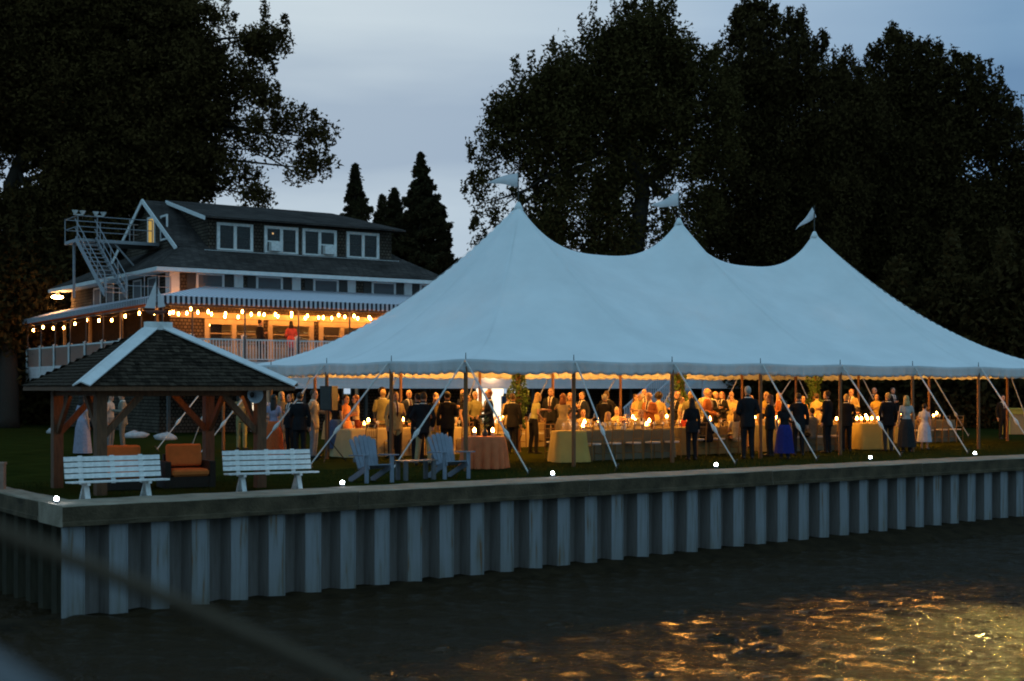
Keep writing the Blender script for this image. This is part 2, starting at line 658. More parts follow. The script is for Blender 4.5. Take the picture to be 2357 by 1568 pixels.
def cap_mesh(length):
    """cap block lying along x; 1.15 deep; with a drip lip low on its front"""
    prof = [(0.0, 0.105), (0.02, 0.12), (1.13, 0.12), (1.15, 0.1), (1.15, -0.2), (0.06, -0.2), (0.06, -0.19), (-0.02, -0.19), (-0.02, -0.13), (0.0, -0.115)]
    nseg = 12
    vs, fs = [], []
    rr = random.Random(4)
    for k in range(nseg + 1):
        x = length * k / nseg
        for y, z in prof:
            vs.append((x, y + rr.uniform(-.006, .006), z + rr.uniform(-.006, .006)))
    n = len(prof)
    for k in range(nseg):
        for j in range(n):
            j2 = (j + 1) % n
            fs.append((k * n + j, (k + 1) * n + j, (k + 1) * n + j2, k * n + j2))
    fs.append(tuple(range(n)))
    fs.append(tuple(nseg * n + j for j in range(n - 1, -1, -1)))
    mb = MB().add(vs, fs)
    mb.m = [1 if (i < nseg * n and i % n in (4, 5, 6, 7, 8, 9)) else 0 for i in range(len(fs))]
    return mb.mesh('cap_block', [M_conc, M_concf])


pm = pile_mesh()
cm = cap_mesh(4.97)
wallroot = thing('seawall', 'long seawall of corrugated steel sheet piling under a pale concrete cap', 'seawall', WALL.o, WALL.a)
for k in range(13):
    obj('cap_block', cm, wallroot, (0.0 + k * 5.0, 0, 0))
for k in range(82):
    obj('sheet_pile', pm, wallroot, (0.08 + k * PITCH, 0.10, 0))
side = thing('seawall', 'side stretch of seawall turning back from the corner at far left', 'seawall', WALL.o, WALL.a)
for k in range(7):
    o = obj('cap_block', cm, side, (0.0, 6.13 + k * 5.0, 0), -PI / 2)
    o.scale = (1, .42, 1)
MB().tube([(0.07, 0.12, -2.1), (0.07, 0.12, -0.2)], 0.05, 8).build('corner_pile', M_pile, side)
for k in range(50):
    o = obj('sheet_pile', pm, side, (0.12, 0.9 + k * PITCH, 0), -PI / 2)
    o.material_slots[0].link = 'OBJECT'; o.material_slots[0].material = M_pileshade
    o.material_slots[1].link = 'OBJECT'; o.material_slots[1].material = M_pileshade

M_led = emat('cold_led', (0.80, 0.87, 1.0), 60)
led_spots = [(130, 1153), (788, 1115), (1272, 1093), (1648, 1073), (2003, 1056), (2244, 1046)]
led_words = ['standing at the corner of the seawall', 'beside the blue garden chairs', 'in front of the long white tablecloth', 'at the foot of a tent rope', 'in front of the yellow tablecloth', 'nearest the bar at far right']
for (px, py), wds in zip(led_spots, led_words):
    p = G(px, py, 0.15)
    t_ = thing('cap_light', 'small bright white light on the seawall cap ' + wds, 'light', (p.x, p.y, 0.12), WALL.a, 'white lights along the seawall cap')
    mb = MB(); mb.lathe([(0.045, 0), (0.045, 0.035), (0.035, 0.04)], n=10); mb.build('housing', M_steel, t_)
    MB().ball((0, 0, 0.062), 0.036, 10).build('lens', M_led, t_)

# ------------------------------------------------------------------ pole tent
SL, SWD, ZE, ZP, ZS = 25.2, 13.2, 2.5, 7.2, 5.9
PK = [6.3, 12.6, 18.9]


def tentz(s, t):
    hw = SWD / 2

    def ridge(x):
        d = min(abs(x - p) for p in PK)
        tau = min(1, d / 3.15)
        return ZS + (ZP - ZS) * (1 - tau) ** 2.8
    if PK[0] <= s <= PK[-1]:
        zr = ridge(s)
        tau = abs(t - hw) / hw
        ex = 1.32 + 0.05 * abs(math.sin((s - PK[0]) / 6.3 * PI))
        near = 1
    else:
        p = PK[0] if s < PK[0] else PK[-1]
        a = abs(s - p) / 6.3
        b_ = abs(t - hw) / hw
        tau = max(a, b_)
        zr = ZP
        al = math.atan2(a, b_ + 1e-9) / (PI / 2)      # 0 across, 1 along
        hip = math.exp(-((al - 0.5) / 0.22) ** 2)
        ex = 1.32 + 0.30 * al + 0.42 * hip
    tau = min(1, tau)
    z = ZE + (zr - ZE) * (1 - tau) ** ex
    if tau > 0.9:
        q = s if abs(t - hw) / hw >= tau - 1e-6 else t
        per = 3.15 if q is s else SWD / 4
        z -= 0.03 * (math.sin(PI * q / per) ** 2) * (tau - 0.9) / 0.1
    if tau > 0.45 and tau < 0.995:
        q = s if abs(t - hw) / hw >= tau - 1e-6 else t
        z += 0.016 * (tau - .45) * (math.sin(q * 12.3 + 2 * math.sin(q * 1.7)) + .7 * math.sin(q * 7.1 + 1))
    return z


M_tent = mat('tent_sailcloth', (0.84, 0.85, 0.84), 0.8, 0.07, 0.7, 0.25, 2.2, trans=0.04, spec=.1)
M_val = mat('valance_cloth', (0.66, 0.69, 0.70), 0.8, 0.06, 1.2, 0.4, 9, trans=0.16)
tent = thing('pole_tent', 'large pale three-peaked pole tent with scalloped valance on the lawn', 'tent', TENT.o, TENT.a)
ss = np.arange(0, SL + .01, 0.15)
tt = np.arange(0, SWD + .01, 0.15)
canopy = obj('canopy', gridmesh('canopy', ss, tt, np.vectorize(tentz), M_tent), tent)
canopy.modifiers.new('thick', 'SOLIDIFY').thickness = 0.006

# webbing seams from each peak to the eaves and the corners
M_seam = M_tent
seams = [(p, SWD / 2, p, y) for p in PK for y in (0, SWD)] + [(PK[0], SWD / 2, 0, y) for y in (0, SWD / 2, SWD)] + [(PK[2], SWD / 2, SL, y) for y in (0, SWD / 2, SWD)]
for x0, y0, x1, y1 in seams:
    vs, fs = [], []
    d = Vector((x1 - x0, y1 - y0, 0)).normalized()
    sd_ = Vector((-d.y, d.x, 0)) * .03
    for k in range(41):
        q = k / 40
        x, y = x0 + (x1 - x0) * q, y0 + (y1 - y0) * q
        for sg in (-1, 1):
            a, b_ = min(max(x + sd_.x * sg, 0), SL), min(max(y + sd_.y * sg, 0), SWD)
            vs.append((a, b_, tentz(a, b_) + .004))
    for k in range(40):
        fs.append((2 * k, 2 * k + 1, 2 * k + 3, 2 * k + 2))
    MB().add(vs, fs).build('seam', M_seam, tent, True)

# valance: gathered strip with scalloped hem, one per side
perim = [(0, 0, SL, 0, 8), (SL, 0, SL, SWD, 4), (SL, SWD, 0, SWD, 8), (0, SWD, 0, 0, 4)]
for x0, y0, x1, y1, bays in perim:
    ln = math.hypot(x1 - x0, y1 - y0)
    nn_ = int(ln / 0.05)
    ox, oy = (y1 - y0) / ln, -(x1 - x0) / ln
    vs, fs = [], []
    rows = 5
    rp = random.Random(int(x0 + y0 * 7))
    phs = [rp.uniform(0, 6) for _ in range(3)]
    for k in range(nn_ + 1):
        f = k / nn_
        s_, t_ = x0 + (x1 - x0) * f, y0 + (y1 - y0) * f
        d = f * ln
        zt = tentz(min(max(s_, 0), SL), min(max(t_, 0), SWD))
        per = ln / bays
        ph = (d % per) / per
        sag = math.sin(PI * ph)
        hem = 0.27 + 0.012 * sag + 0.045 * abs(math.sin(PI * d / 0.36))
        for r_ in range(rows):
            q = r_ / (rows - 1)
            rip = 0.018 * q * (math.sin(d * 11 + phs[0]) + 0.8 * math.sin(d * 23.7 + phs[1]) + 0.5 * math.sin(d * 41 + phs[2]))
            out = 0.02 + rip - 0.05 * q * (1 - sag)
            vs.append((s_ + ox * out, t_ + oy * out, zt + 0.02 - hem * q))
    for k in range(nn_):
        for r_ in range(rows - 1):
            a = k * rows + r_
            fs.append((a, a + rows, a + rows + 1, a + 1))
    v = MB().add(vs, fs).build('valance', M_val, tent, True)
    v.modifiers.new('thick', 'SOLIDIFY').thickness = 0.004

# poles, spikes, ropes
pole_me = MB().tube([(0, 0, -0.02), (0, 0, 1.2), (0, 0, 2.44)], [0.052, 0.05, 0.046], 10).mesh('side_pole', M_wood)
spike_me = MB().tube([(0, 0, 0), (0, 0, 0.05), (0, 0, 0.24)], [0.022, 0.014, 0.009], 6).mesh('pole_pin', M_dark)
tags_ = [(3.15 * k, 0, 0, -1) for k in range(9)] + [(3.15 * k, SWD, 0, 1) for k in range(9)]
tags_ += [(0, SWD * k / 4, -1, 0) for k in (1, 2, 3)] + [(SL, SWD * k / 4, 1, 0) for k in (1, 2, 3)]
ropes = [(s, t, dx, dy) for s, t, dx, dy in tags_] + [(0, 0, -1, 0), (0, SWD, -1, 0), (SL, 0, 1, 0), (SL, SWD, 1, 0)]
for s_, t_, dx, dy in tags_:
    pp = obj('side_pole', pole_me, tent, (s_ - dx * 0.06 + (0.06 if s_ == 0 and dx == 0 else -0.06 if s_ == SL and dx == 0 else 0), t_ - dy * 0.06, 0))
    obj('pole_pin', spike_me, pp, (0, 0, 2.42))
rr = random.Random(2)
for s_, t_, dx, dy in ropes:
    reach = 1.9 + rr.uniform(-.15, .2)
    a = Vector((s_ + dx * .03, t_ + dy * .03, 2.47))
    e_ = Vector((s_ + dx * reach, t_ + dy * reach, 0.06))
    sk = rr.uniform(-.25, .25)
    e_ += Vector((abs(dy) * sk, abs(dx) * sk, 0))
    mb = MB()
    k1 = a.lerp(e_, 0.62)
    mb.tube([a, k1], 0.021, 6)
    mb.tube([k1, a.lerp(e_, .66), a.lerp(e_, .70)], [0.03, 0.055, 0.03], 6)
    mb.tube([a.lerp(e_, .70), e_], 0.016, 6)
    g = mb.build('guy_rope', M_rope, tent)
    MB().tube([e_ + Vector((-dx * .08, -dy * .08, -.1)), e_ + Vector((dx * .05, dy * .05, .10))], 0.018, 6).build('stake', M_dark, g)
M_flag = mat('pennant_cloth', (0.84, 0.80, 0.80), 0.8, 0.1, 3, trans=0.2)
flagdir = [(-1.0, -0.02), (-1.0, -0.26), (-0.72, -0.72)]
for i, p in enumerate(PK):
    MB().tube([(p, SWD / 2, -0.02), (p, SWD / 2, 7.15)], 0.07, 10).build('center_pole', M_wood, tent)
    st = MB().tube([(p, SWD / 2, 7.1), (p, SWD / 2, 8.15)], [0.022, 0.015], 6).build('flagstaff', M_dark, tent)
    mb = MB()
    mb.lathe([(0.16, -0.17), (0.085, -0.03), (0.06, 0.03), (0.03, 0.06)], (p, SWD / 2, 7.2), 12)
    mb.build('peak_collar', M_tent, tent, True)
    dx, dz = flagdir[i]
    lf = Vector((dx * .81, -dx * .587, dz)); lf.normalize()
    vs, fs = [], []
    hgt = (0.42, 0.46, 0.36)[i]
    for k in range(13):
        q = k / 12
        hh = hgt * (1 - q) ** 0.85 * (1 if i < 2 else (1 - .35 * q))
        c = Vector((p, SWD / 2, 8.1 - hgt / 2)) + lf * (0.9 * q)
        wav = 0.05 * math.sin(q * 7 + i) * q
        wn = Vector((0.3, 0.9, 0.1)) * wav + Vector((0, 0, (0.05 * math.sin(q * 5 + i * 2)) * q))
        up = Vector((0, 0, 1)) if i < 2 else Vector((-.45, .1, .9)).normalized()
        vs += [c + wn + up * hh / 2, c + wn - up * hh / 2]
    for k in range(12):
        fs.append((2 * k, 2 * k + 1, 2 * k + 3, 2 * k + 2))
    pn = MB().add(vs, fs).build('pennant', M_flag, st, True)
    pn.modifiers.new('thick', 'SOLIDIFY').thickness = 0.006

# perimeter lamps hung high under the roof
M_lant = emat('lantern_glow', (1.0, 0.42, 0.075), 320)
lant_words = ['beyond the round terracotta table', 'over the left serving table', 'behind the first vine-wrapped pole', 'over the middle tables', 'between the second and third peaks', 'over the right tables', 'near the bar end', 'over the back left tables', 'over the back middle tables', 'over the back right tables']
for k, (s_, t_) in enumerate([(3.6, 5.0), (3.6, 9.0), (7.9, 6.3), (10.6, 4.2), (14.3, 7.0), (16.9, 4.2), (21.0, 5.2), (7.2, 10.4), (12.4, 10.4), (18.2, 10.2)]):
    p = TENT.w(s_, t_, 0)
    zt = tentz(s_, t_)
    zl = max(2.95, min(3.2, zt - 1.0))
    t_o = thing('hanging_lantern', 'round paper lantern glowing warm under the tent roof ' + lant_words[k], 'lantern', (p.x, p.y, zl), 0, 'paper lanterns under the tent roof')
    MB().ball((0, 0, 0), 0.17, 12).build('shade', M_lant, t_o, True)
    MB().tube([(0, 0, .17), (0, 0, zt - zl - .02)], .006, 5).build('cord', M_dark, t_o)
# ------------------------------------------------------------------ clubhouse
HZ = 2.95           # deck floor
H = thing('clubhouse', 'dark shingled clubhouse with white trimmed dormer windows behind the tent', 'building', HOUSE.o, HOUSE.a)
M_siding = mat('white_siding', (0.80, 0.70, 0.68), 0.6, 0.1, 4)
M_inner = mat('room_wall', (0.42, 0.31, 0.18), 0.8, 0.15, 2)
M_ceil = mat('porch_boards', (0.62, 0.45, 0.25), 0.7, 0.2, 3)
M_glass = glassmat('window_glass', alpha=0.4, rough=.12)
M_gl2 = glassmat('door_glass', alpha=0.06)
M_blind = mat('window_blind', (0.13, 0.13, 0.135), 0.8, 0.1, 3)
M_deck = mat('deck_boards', (0.30, 0.24, 0.17), 0.8, 0.3, 3)

# lower storey under the deck
mb = MB()
for a, b_ in ((1.0, 5.0), (5.9, 9.35), (10.2, 16.35), (19.0, 33.0)):
    mb.bb((a, 3.2, 0), (b_, 3.4, 1.95))
mb.bb((1.0, 3.4, 0), (1.2, 19, 1.95))
mb.build('lower_wall', M_wallsh, H)
M_bright = emat('bright_room', (1.0, 0.83, 0.58), 1.7)
for (a, b_), kind in (((5.0, 5.9), 'shelf'), ((9.35, 10.2), 'shelf'), ((16.35, 19.0), 'door')):
    fr = MB()
    for x0 in (a, b_ - .07):
        fr.bb((x0, 3.14, 0), (x0 + .07, 3.42, 1.95))
    fr.bb((a + .07, 3.14, 1.86), (b_ - .07, 3.42, 1.95))
    f = fr.build('lower_door', M_trim, H)
    MB().bb((a + .07, 4.6, 0.0), (b_ - .07, 4.64, 1.95)).build('lit_back_wall', M_bright, f)
    for z in ((0.35, 0.75, 1.15, 1.5) if kind == 'shelf' else ()):
        MB().bb((a + .07, 4.1, z), (b_ - .07, 4.55, z + .03)).build('shelf', M_trim, f)
    if kind == 'door':
        for x0 in (17.2, 18.3):
            MB().bb((x0, 3.16, 0), (x0 + .09, 3.36, 1.86)).build('mullion', M_trim, f)
        MB().bb((18.4, 3.9, 0.2), (18.92, 4.0, 1.5)).build('inner_door', mat('blue_door', (0.05, 0.12, 0.3), .6), f)
# deck: floor, clapboard skirt, left face
MB().bb((0, 0.06, HZ - .2), (33, 3.2, HZ)).bb((0, 3.2, HZ - .2), (1.4, 20, HZ)).build('deck_floor', M_deck, H)
sk = MB().bb((0.0, 0.03, 1.95), (33, 0.06, HZ - .01))
sk = sk.build('skirt_backing', M_siding, H)
bm_ = MB().bb((0, 0, 0), (11, 0.028, 0.135))
bmm = bm_.mesh('siding_board', M_siding)
for k in range(7):
    for j in range(3):
        obj('siding_board', bmm, H, (11 * j + (.004 if j else 0), 0.0, 1.955 + k * 0.142))
bl = MB().bb((-0.028, 0, 0), (0, 19.9, 0.135)).mesh('siding_board', M_siding)
for k in range(5):
    obj('siding_board', bl, H, (0, 0.06, 2.24 + k * 0.142))
MB().bb((-.04, -.04, 1.86), (33, .02, 1.95)).build('skirt_rail', M_siding, H)
for k in range(12):
    MB().bb((.3 + k * 2.9, .3, 0), (.42 + k * 2.9, .42, 1.9)).build('deck_post', M_dark, H)

# deck railing
rp = MB().bb((-.075, -.075, 0), (.075, .075, 1.0)); rp.box((0, 0, 1.02), (.19, .19, .04)); rp.box((0, 0, 1.06), (.12, .12, .05), None, 0, .3)
post_me = rp.mesh('railing_post', M_white)
bal_me = MB().bb((-.02, -.02, 0), (.02, .02, 0.74)).mesh('baluster', M_white)
RPX = [0, 1.2, 3.4, 5.75, 8.1, 10.5, 12.9, 15.3, 17.7, 20.1]
for i, s_ in enumerate(RPX):
    obj('railing_post', post_me, H, (s_, 0.12, HZ))
    if i:
        a, b_ = RPX[i - 1] + .08, s_ - .08
        rl = MB().bb((a, .085, HZ + .84), (b_, .155, HZ + .9)).bb((a, .095, HZ + .06), (b_, .145, HZ + .11)).build('railing', M_white, H)
        if b_ < 13:
            nb = int((b_ - a) / .125)
            for k in range(nb):
                obj('baluster', bal_me, rl, (a + (k + .5) * (b_ - a) / nb, .12, HZ + .105))
M_screen = mat('frosted_panel', (0.72, 0.60, 0.52), 0.7, 0.05, 2, trans=0.78, spec=.1)
for k in range(9):
    t_ = 19.8 - k * 2.45
    pz = obj('railing_post', post_me, H, (0.02, t_, HZ - .3)); pz.scale = (1, 1, 1.25)
    if t_ > 2:
        sc = MB().bb((0.0, t_ - 2.37, HZ - .25), (0.025, t_ - .08, HZ + .86)).build('screen_panel', M_screen, H)
        MB().bb((-.02, t_ - 2.37, HZ + .86), (.05, t_ - .08, HZ + .93)).build('screen_rail', M_white, sc)
        MB().bb((-.02, t_ - 2.37, HZ - .33), (.05, t_ - .08, HZ - .25)).build('screen_rail', M_white, sc)

# porch: back wall with french windows
opens = [(2.86, 5.48), (5.72, 7.86), (8.12, 10.4), (10.66, 13.2)]
z0, z1 = HZ, 4.78
mb = MB()
xs = [1.4] + [v for o_ in opens for v in o_] + [14.4]
for k in range(0, len(xs), 2):
    mb.bb((xs[k], 3.0, z0), (xs[k + 1], 3.16, z1))
mb.bb((1.4, 3.0, z1), (14.4, 3.16, 6.7))
mb.bb((1.4, 3.16, 5.66), (1.56, 17, 6.7))
mb.bb((14.24, 3.16, z0), (14.4, 17, 6.7))
mb.build('wall', M_wallsh, H)
MB().bb((1.42, 3.16, HZ), (1.56, 17, 5.65)).build('dark_gap_sheet', mat('open_porch_dark', (.03, .022, .014), .95, .4, 5, spec=.03), H)  # near-black sheet paints in the darkness of the open porch side
MB().bb((1.38, 2.93, 4.80), (14.42, 2.998, 5.04)).build('porch_beam', M_cream, H)
MB().bb((1.56, 3.17, HZ - .02), (14.24, 8, HZ)).bb((1.56, 8.0, HZ), (14.24, 8.1, 5.6)).bb((1.56, 3.17, 5.6), (14.24, 8.1, 5.7)).build('dining_room', M_inner, H)
for i, (a, b_) in enumerate(opens):
    fr = MB()
    fr.bb((a, 2.94, z0), (a + .2, 3.12, z1)); fr.bb((b_ - .2, 2.94, z0), (b_, 3.12, z1)); fr.bb((a + .2, 2.94, z1 - .22), (b_ - .2, 3.12, z1))
    mid = (a + b_) / 2
    fr.bb((mid - .09, 2.95, z0), (mid + .09, 3.11, z1 - .22))
    f = fr.build('french_window', M_cream, H)
    for q0, q1 in ((a + .2, mid - .09), (mid + .09, b_ - .2)):
        MB().bb((q0, 3.03, z0 + .05), (q1, 3.036, z1 - .22)).build('pane', M_gl2, f)
        MB().bb((q0, 2.99, z0 + .62), (q1, 3.07, z0 + .68)).build('glazing_bar', M_cream, f)
        MB().bb((q0, 2.99, z1 - .62), (q1, 3.07, z1 - .58)).build('glazing_bar', M_cream, f)
    # shelf unit and sideboard standing behind each window
for k in range(3):
    t_ = thing('sideboard', ['white shelf unit inside the first lit clubhouse window', 'pale sideboard inside the second lit clubhouse window', 'shelf unit inside the third lit clubhouse window'][k], 'sideboard', HOUSE.w(3.6 + 2.6 * k, 7.2, HZ), HOUSE.a)
    b0 = MB().bb((-.8, -.2, 0), (.8, .2, .8)).build('cabinet', mat('pale_wood', (.6, .48, .3), .6), t_)
    for q in range(3):
        MB().bb((-.8, -.18, .95 + q * .28), (.8, .2, .98 + q * .28)).build('shelf', M_trim, t_)
pt = MB(); pt.bb((-.24, 0, 0), (.24, .05, .62))
tag(pt.build('wall_screen', M_black, None, False, HOUSE.w(3.75, 3.9, 4.0), HOUSE.a), 'dark hanging screen inside the leftmost lit window', 'screen')
M_ilamp = emat('room_lamp', (1.0, 0.50, 0.14), 30)
for k in range(4):
    for j in range(2):
        t_ = thing('ceiling_lamp', 'small round ceiling lamp %s the %s lit clubhouse window' % (('just inside', 'deep behind')[j], ORD[k]), 'lamp', HOUSE.w(3.3 + k * 2.55 + j * 1.1, 3.9 + j * 2.6, 5.0), HOUSE.a, 'ceiling lamps in the dining room')
        MB().ball((0, 0, -.3), .095, 10).build('globe', M_ilamp, t_, True)
        MB().tube([(0, 0, -.2), (0, 0, .59)], .012, 5).build('stem', M_dark, t_)

# striped awning
m = bpy.data.materials.new('striped_canvas')
m.use_nodes = True
t = m.node_tree
b = t.nodes['Principled BSDF']
b.inputs['Roughness'].default_value = 0.8
tcn = N(t, 'ShaderNodeTexCoord')
sx = N(t, 'ShaderNodeSeparateXYZ')
L(t, tcn.outputs['Object'], sx.inputs[0])
SW = 0.21
q1 = N(t, 'ShaderNodeMath', operation='DIVIDE'); q1.inputs[1].default_value = SW
q2 = N(t, 'ShaderNodeMath', operation='FRACT')
q3 = N(t, 'ShaderNodeMath', operation='GREATER_THAN'); q3.inputs[1].default_value = 0.68
L(t, sx.outputs['X'], q1.inputs[0]); L(t, q1.outputs[0], q2.inputs[0]); L(t, q2.outputs[0], q3.inputs[0])
mx = N(t, 'ShaderNodeMix', data_type='RGBA')
mx.inputs[6].default_value = (0.70, 0.68, 0.72, 1)
mx.inputs[7].default_value = (0.27, 0.27, 0.33, 1)
L(t, q3.outputs[0], mx.inputs[0])
L(t, mx.outputs[2], b.inputs['Base Color'])
M_awn = m
M_awnl = mat('white_canvas', (0.66, 0.64, 0.68), 0.8, 0.05, 3, trans=0.1)
M_awnd = mat('navy_canvas', (0.02, 0.02, 0.03), 0.8, 0.1, 3)


def slab(mb, quad, th, mi=0):
    q = [Vector(p) for p in quad]
    nn = (q[1] - q[0]).cross(q[2] - q[0]).normalized() * th
    return mb.prism(q, (0, 0, 0), nn, mi)


za, zb = 5.45, 6.12
aw = slab(MB(), [(-.1, -.1, za), (15.5, -.1, za), (15.5, 2.98, zb), (2.9, 2.98, zb)], .025).build('awning', M_awn, H)
# left awning runs along t; its own rotated object so that the stripes cross it
al = obj('awning', slab(MB(), [(0.1, -.1, za), (0.1 + 0, -.1, za), (20.4, -.1, za - .1), (20.4, 1.38, 5.8), (2.96, 1.38, 5.8)][1:], .02).mesh('awning', M_awn), H, (0, 0, 0))
al.scale = (1, 1, 1)
al.matrix_local = Matrix(((0, 1, 0, 0), (1, 0, 0, 0), (0, 0, 1, 0), (0, 0, 0, 1)))
vl = MB(); vd = MB()
for k in range(int(15.6 / SW)):
    x0 = -.1 + k * SW
    vl.prism([(x0, -.125, za + .02), (x0 + SW / 2, -.125, za + .02), (x0 + SW / 2, -.13, za - .27), (x0 + SW * .25, -.13, za - .30), (x0, -.13, za - .27)], (0, 0, 0), (0, .012, 0))
    vd.prism([(x0 + SW / 2, -.122, za + .02), (x0 + SW, -.122, za + .02), (x0 + SW, -.126, za - .25), (x0 + SW / 2, -.126, za - .25)], (0, 0, 0), (0, .012, 0))
for k in range(int(20.5 / SW)):
    y0 = -.1 + k * SW
    zz = za - .1 * k * SW / 20.4
    vl.prism([(-.125, y0, zz + .02), (-.13, y0, zz - .22), (-.13, y0 + SW / 2, zz - .22), (-.125, y0 + SW / 2, zz + .02)], (0, 0, 0), (.012, 0, 0))
    vd.prism([(-.122, y0 + SW / 2, zz + .02), (-.126, y0 + SW / 2, zz - .22), (-.126, y0 + SW, zz - .22), (-.122, y0 + SW, zz + .02)], (0, 0, 0), (.012, 0, 0))
tag(vl.build('white_valance_flaps', M_awnl, aw), kind='stuff')
tag(vd.build('navy_valance_flaps', M_awnd, aw), kind='stuff')
# awning frame, porch posts
fr = MB()
fr.bar((0, 0, 5.12), (15.4, 0, 5.12), .06, .06)
fr.bar((0, 0, 5.12), (0, 20.2, 5.02), .06, .06)
fr.build('awning_rail', M_dark, H)
fm = MB().bar((0, 0.05, 5.2), (0, 2.9, 5.86), .04, .05).mesh('rafter', M_gwood)
fp = MB().tube([(0, 0, 0), (0, 0, 2.45)], .035, 7).mesh('porch_post', M_dark)
for s_ in (0, 1.2, 3.4, 5.75, 8.1, 10.5, 12.9, 15.3):
    obj('porch_post', fp, H, (s_, 0.0, HZ - .2))
for k in range(22):
    obj('rafter', fm, H, (2.9 + k * .56, 0, 0))
fl = MB().bar((.05, 0, 5.12), (1.36, 0, 5.66), .04, .05).mesh('rafter', M_gwood)
for k in range(22):
    obj('rafter', fl, H, (0, 3.2 + k * .78, 0))
for k in range(8):
    obj('porch_post', fp, H, (0.0, 2.5 + 2.45 * k, HZ - .3))
fa = MB().bb((-.06, -.06, 0), (.06, .06, 2.3)).mesh('porch_post', mat('amber_post', (.5, .33, .14), .7))
for t_ in (4.2, 8.8, 13.4, 17.6):
    obj('porch_post', fa, H, (1.25, t_, HZ))

# second storey: pilasters, shuttered windows
for k, px in enumerate((548, 681, 808, 938, 1045)):
    kk = (px - CX) / FOC
    o_ = HOUSE.w(0, 3.0)
    s_ = (kk * o_.y - o_.x) / (HOUSE.u.x - kk * HOUSE.u.y)
    if s_ < 14.2:
        MB().bb((s_ - .2, 2.93, 6.14), (s_ + .2, 2.998, 6.68)).build('pilaster', M_trim, H)
    c = s_ - 1.25
    wn = MB()
    for x0, x1 in ((c - .62, c - .52), (c + .52, c + .62)):
        wn.bb((x0, 2.95, 6.0), (x1, 2.998, 6.66))
    wn.bb((c - .52, 2.95, 6.6), (c + .52, 2.998, 6.66))
    f = wn.build('upper_window', M_trim, H)
    MB().bb((c - .52, 2.975, 6.0), (c + .52, 2.985, 6.6)).build('pane', M_blind, f)
    for x0 in (c - 1.02, c + .64):
        MB().bb((x0, 2.96, 6.0), (x0 + .38, 2.998, 6.64)).build('shutter', M_dark, f)
MB().bb((1.33, 2.9, 5.6), (1.75, 3.0, 6.7)).bb((1.33, 3.0, 5.6), (1.398, 3.4, 6.7)).build('corner_board', M_trim, H)
for k in range(5):
    t_ = 4.6 + k * 1.9
    f = MB().bb((1.36, t_, 5.75), (1.398, t_ + .08, 6.6)).bb((1.36, t_ + 1.0, 5.75), (1.398, t_ + 1.08, 6.6)).bb((1.36, t_ + .08, 6.52), (1.398, t_ + 1.0, 6.6)).build('upper_window', M_trim, H)
    MB().bb((1.37, t_ + .08, 5.75), (1.38, t_ + 1.0, 6.52)).build('pane', M_blind, f)

# roofs
ze, zg, zr_ = 6.75, 7.85, 10.22
E0, E1, F0, F1 = .55, 14.5, 2.15, 17.8       # eave rectangle
Gs0, Gs1, Gt0, Gt1 = 2.3, 12.9, 4.2, 12.4    # gable block
rf = MB()
A = [(E0, F0, ze), (E1, F0, ze), (E1, F1, ze), (E0, F1, ze)]
B = [(Gs0, Gt0, zg), (Gs1, Gt0, zg), (Gs1, Gt1, zg), (Gs0, Gt1, zg)]
for k in range(4):
    k2 = (k + 1) % 4
    slab(rf, [A[k], A[k2], B[k2], B[k]], .07)
rf.build('hip_roof', M_shing, H)
MB().bb((E0 - .02, F0 - .05, ze - .13), (E1 + .02, F0 - .005, ze + .03)).bb((E0 - .05, F0 - .05, ze - .13), (E0 - .005, F1, ze + .03)).build('fascia', M_trim, H)
MB().bb((E0, F0, ze - .08), (E1, 3.0, ze - .03)).bb((E0, 3.0, ze - .08), (1.4, F1, ze - .03)).build('soffit', M_trim, H)
tr_ = (Gt0 + Gt1) / 2
mr_ = MB()
o = .25
slab(mr_, [(Gs0 - o, Gt0 - .12, zg - .05), (Gs1, Gt0 - .12, zg - .05), (Gs1 - 2.2, tr_, zr_), (Gs0 - o, tr_, zr_)], .07)
slab(mr_, [(Gs1 - 2.2, tr_, zr_), (Gs1, Gt1 + .12, zg - .05), (Gs0 - o, Gt1 + .12, zg - .05), (Gs0 - o, tr_, zr_)], .07)
mr_.prism([(Gs1 - .05, Gt0, zg), (Gs1 - .05, Gt1, zg), (Gs1 - 2.25, tr_, zr_ + .06)], (0, 0, 0), (.06, 0, .03))
mr_.build('main_roof', M_shing, H)
gw = MB().prism([(Gs0, Gt0, zg - .3), (Gs0, Gt1, zg - .3), (Gs0, tr_, zr_ - .05)], (0, 0, 0), (.1, 0, 0)).build('gable_wall', M_wallsh, H)
rk = MB()
for t0 in (Gt0 - .2, Gt1 + .2):
    rk.bar((Gs0 - o - .03, t0, zg - .12), (Gs0 - o - .03, tr_, zr_ + .01), .045, .2)
rk.build('rake_board', M_trim, H)
M_lit = emat('lit_room_yellow', (0.85, 0.55, 0.13), 0.55)
dr = MB()
for y0, y1 in ((7.3, 7.4), (8.15, 8.25)):
    dr.bb((Gs0 - .07, y0, 8.25), (Gs0 - .01, y1, 9.5))
dr.bb((Gs0 - .07, 7.4, 9.4), (Gs0 - .01, 8.15, 9.5))
d_ = dr.build('gable_door', M_trim, H)
MB().bb((Gs0 - .03, 7.4, 8.25), (Gs0 - .012, 8.15, 9.4)).build('lit_glass', M_lit, d_)
wn = MB()
for y0, y1 in ((5.75, 5.83), (6.5, 6.58)):
    wn.bb((Gs0 - .07, y0, 8.3), (Gs0 - .01, y1, 9.4))
wn.bb((Gs0 - .07, 5.83, 8.3), (Gs0 - .01, 6.5, 8.38)).bb((Gs0 - .07, 5.83, 8.82), (Gs0 - .01, 6.5, 8.88)).bb((Gs0 - .07, 5.83, 9.32), (Gs0 - .01, 6.5, 9.4))
f = wn.build('gable_window', M_trim, H)
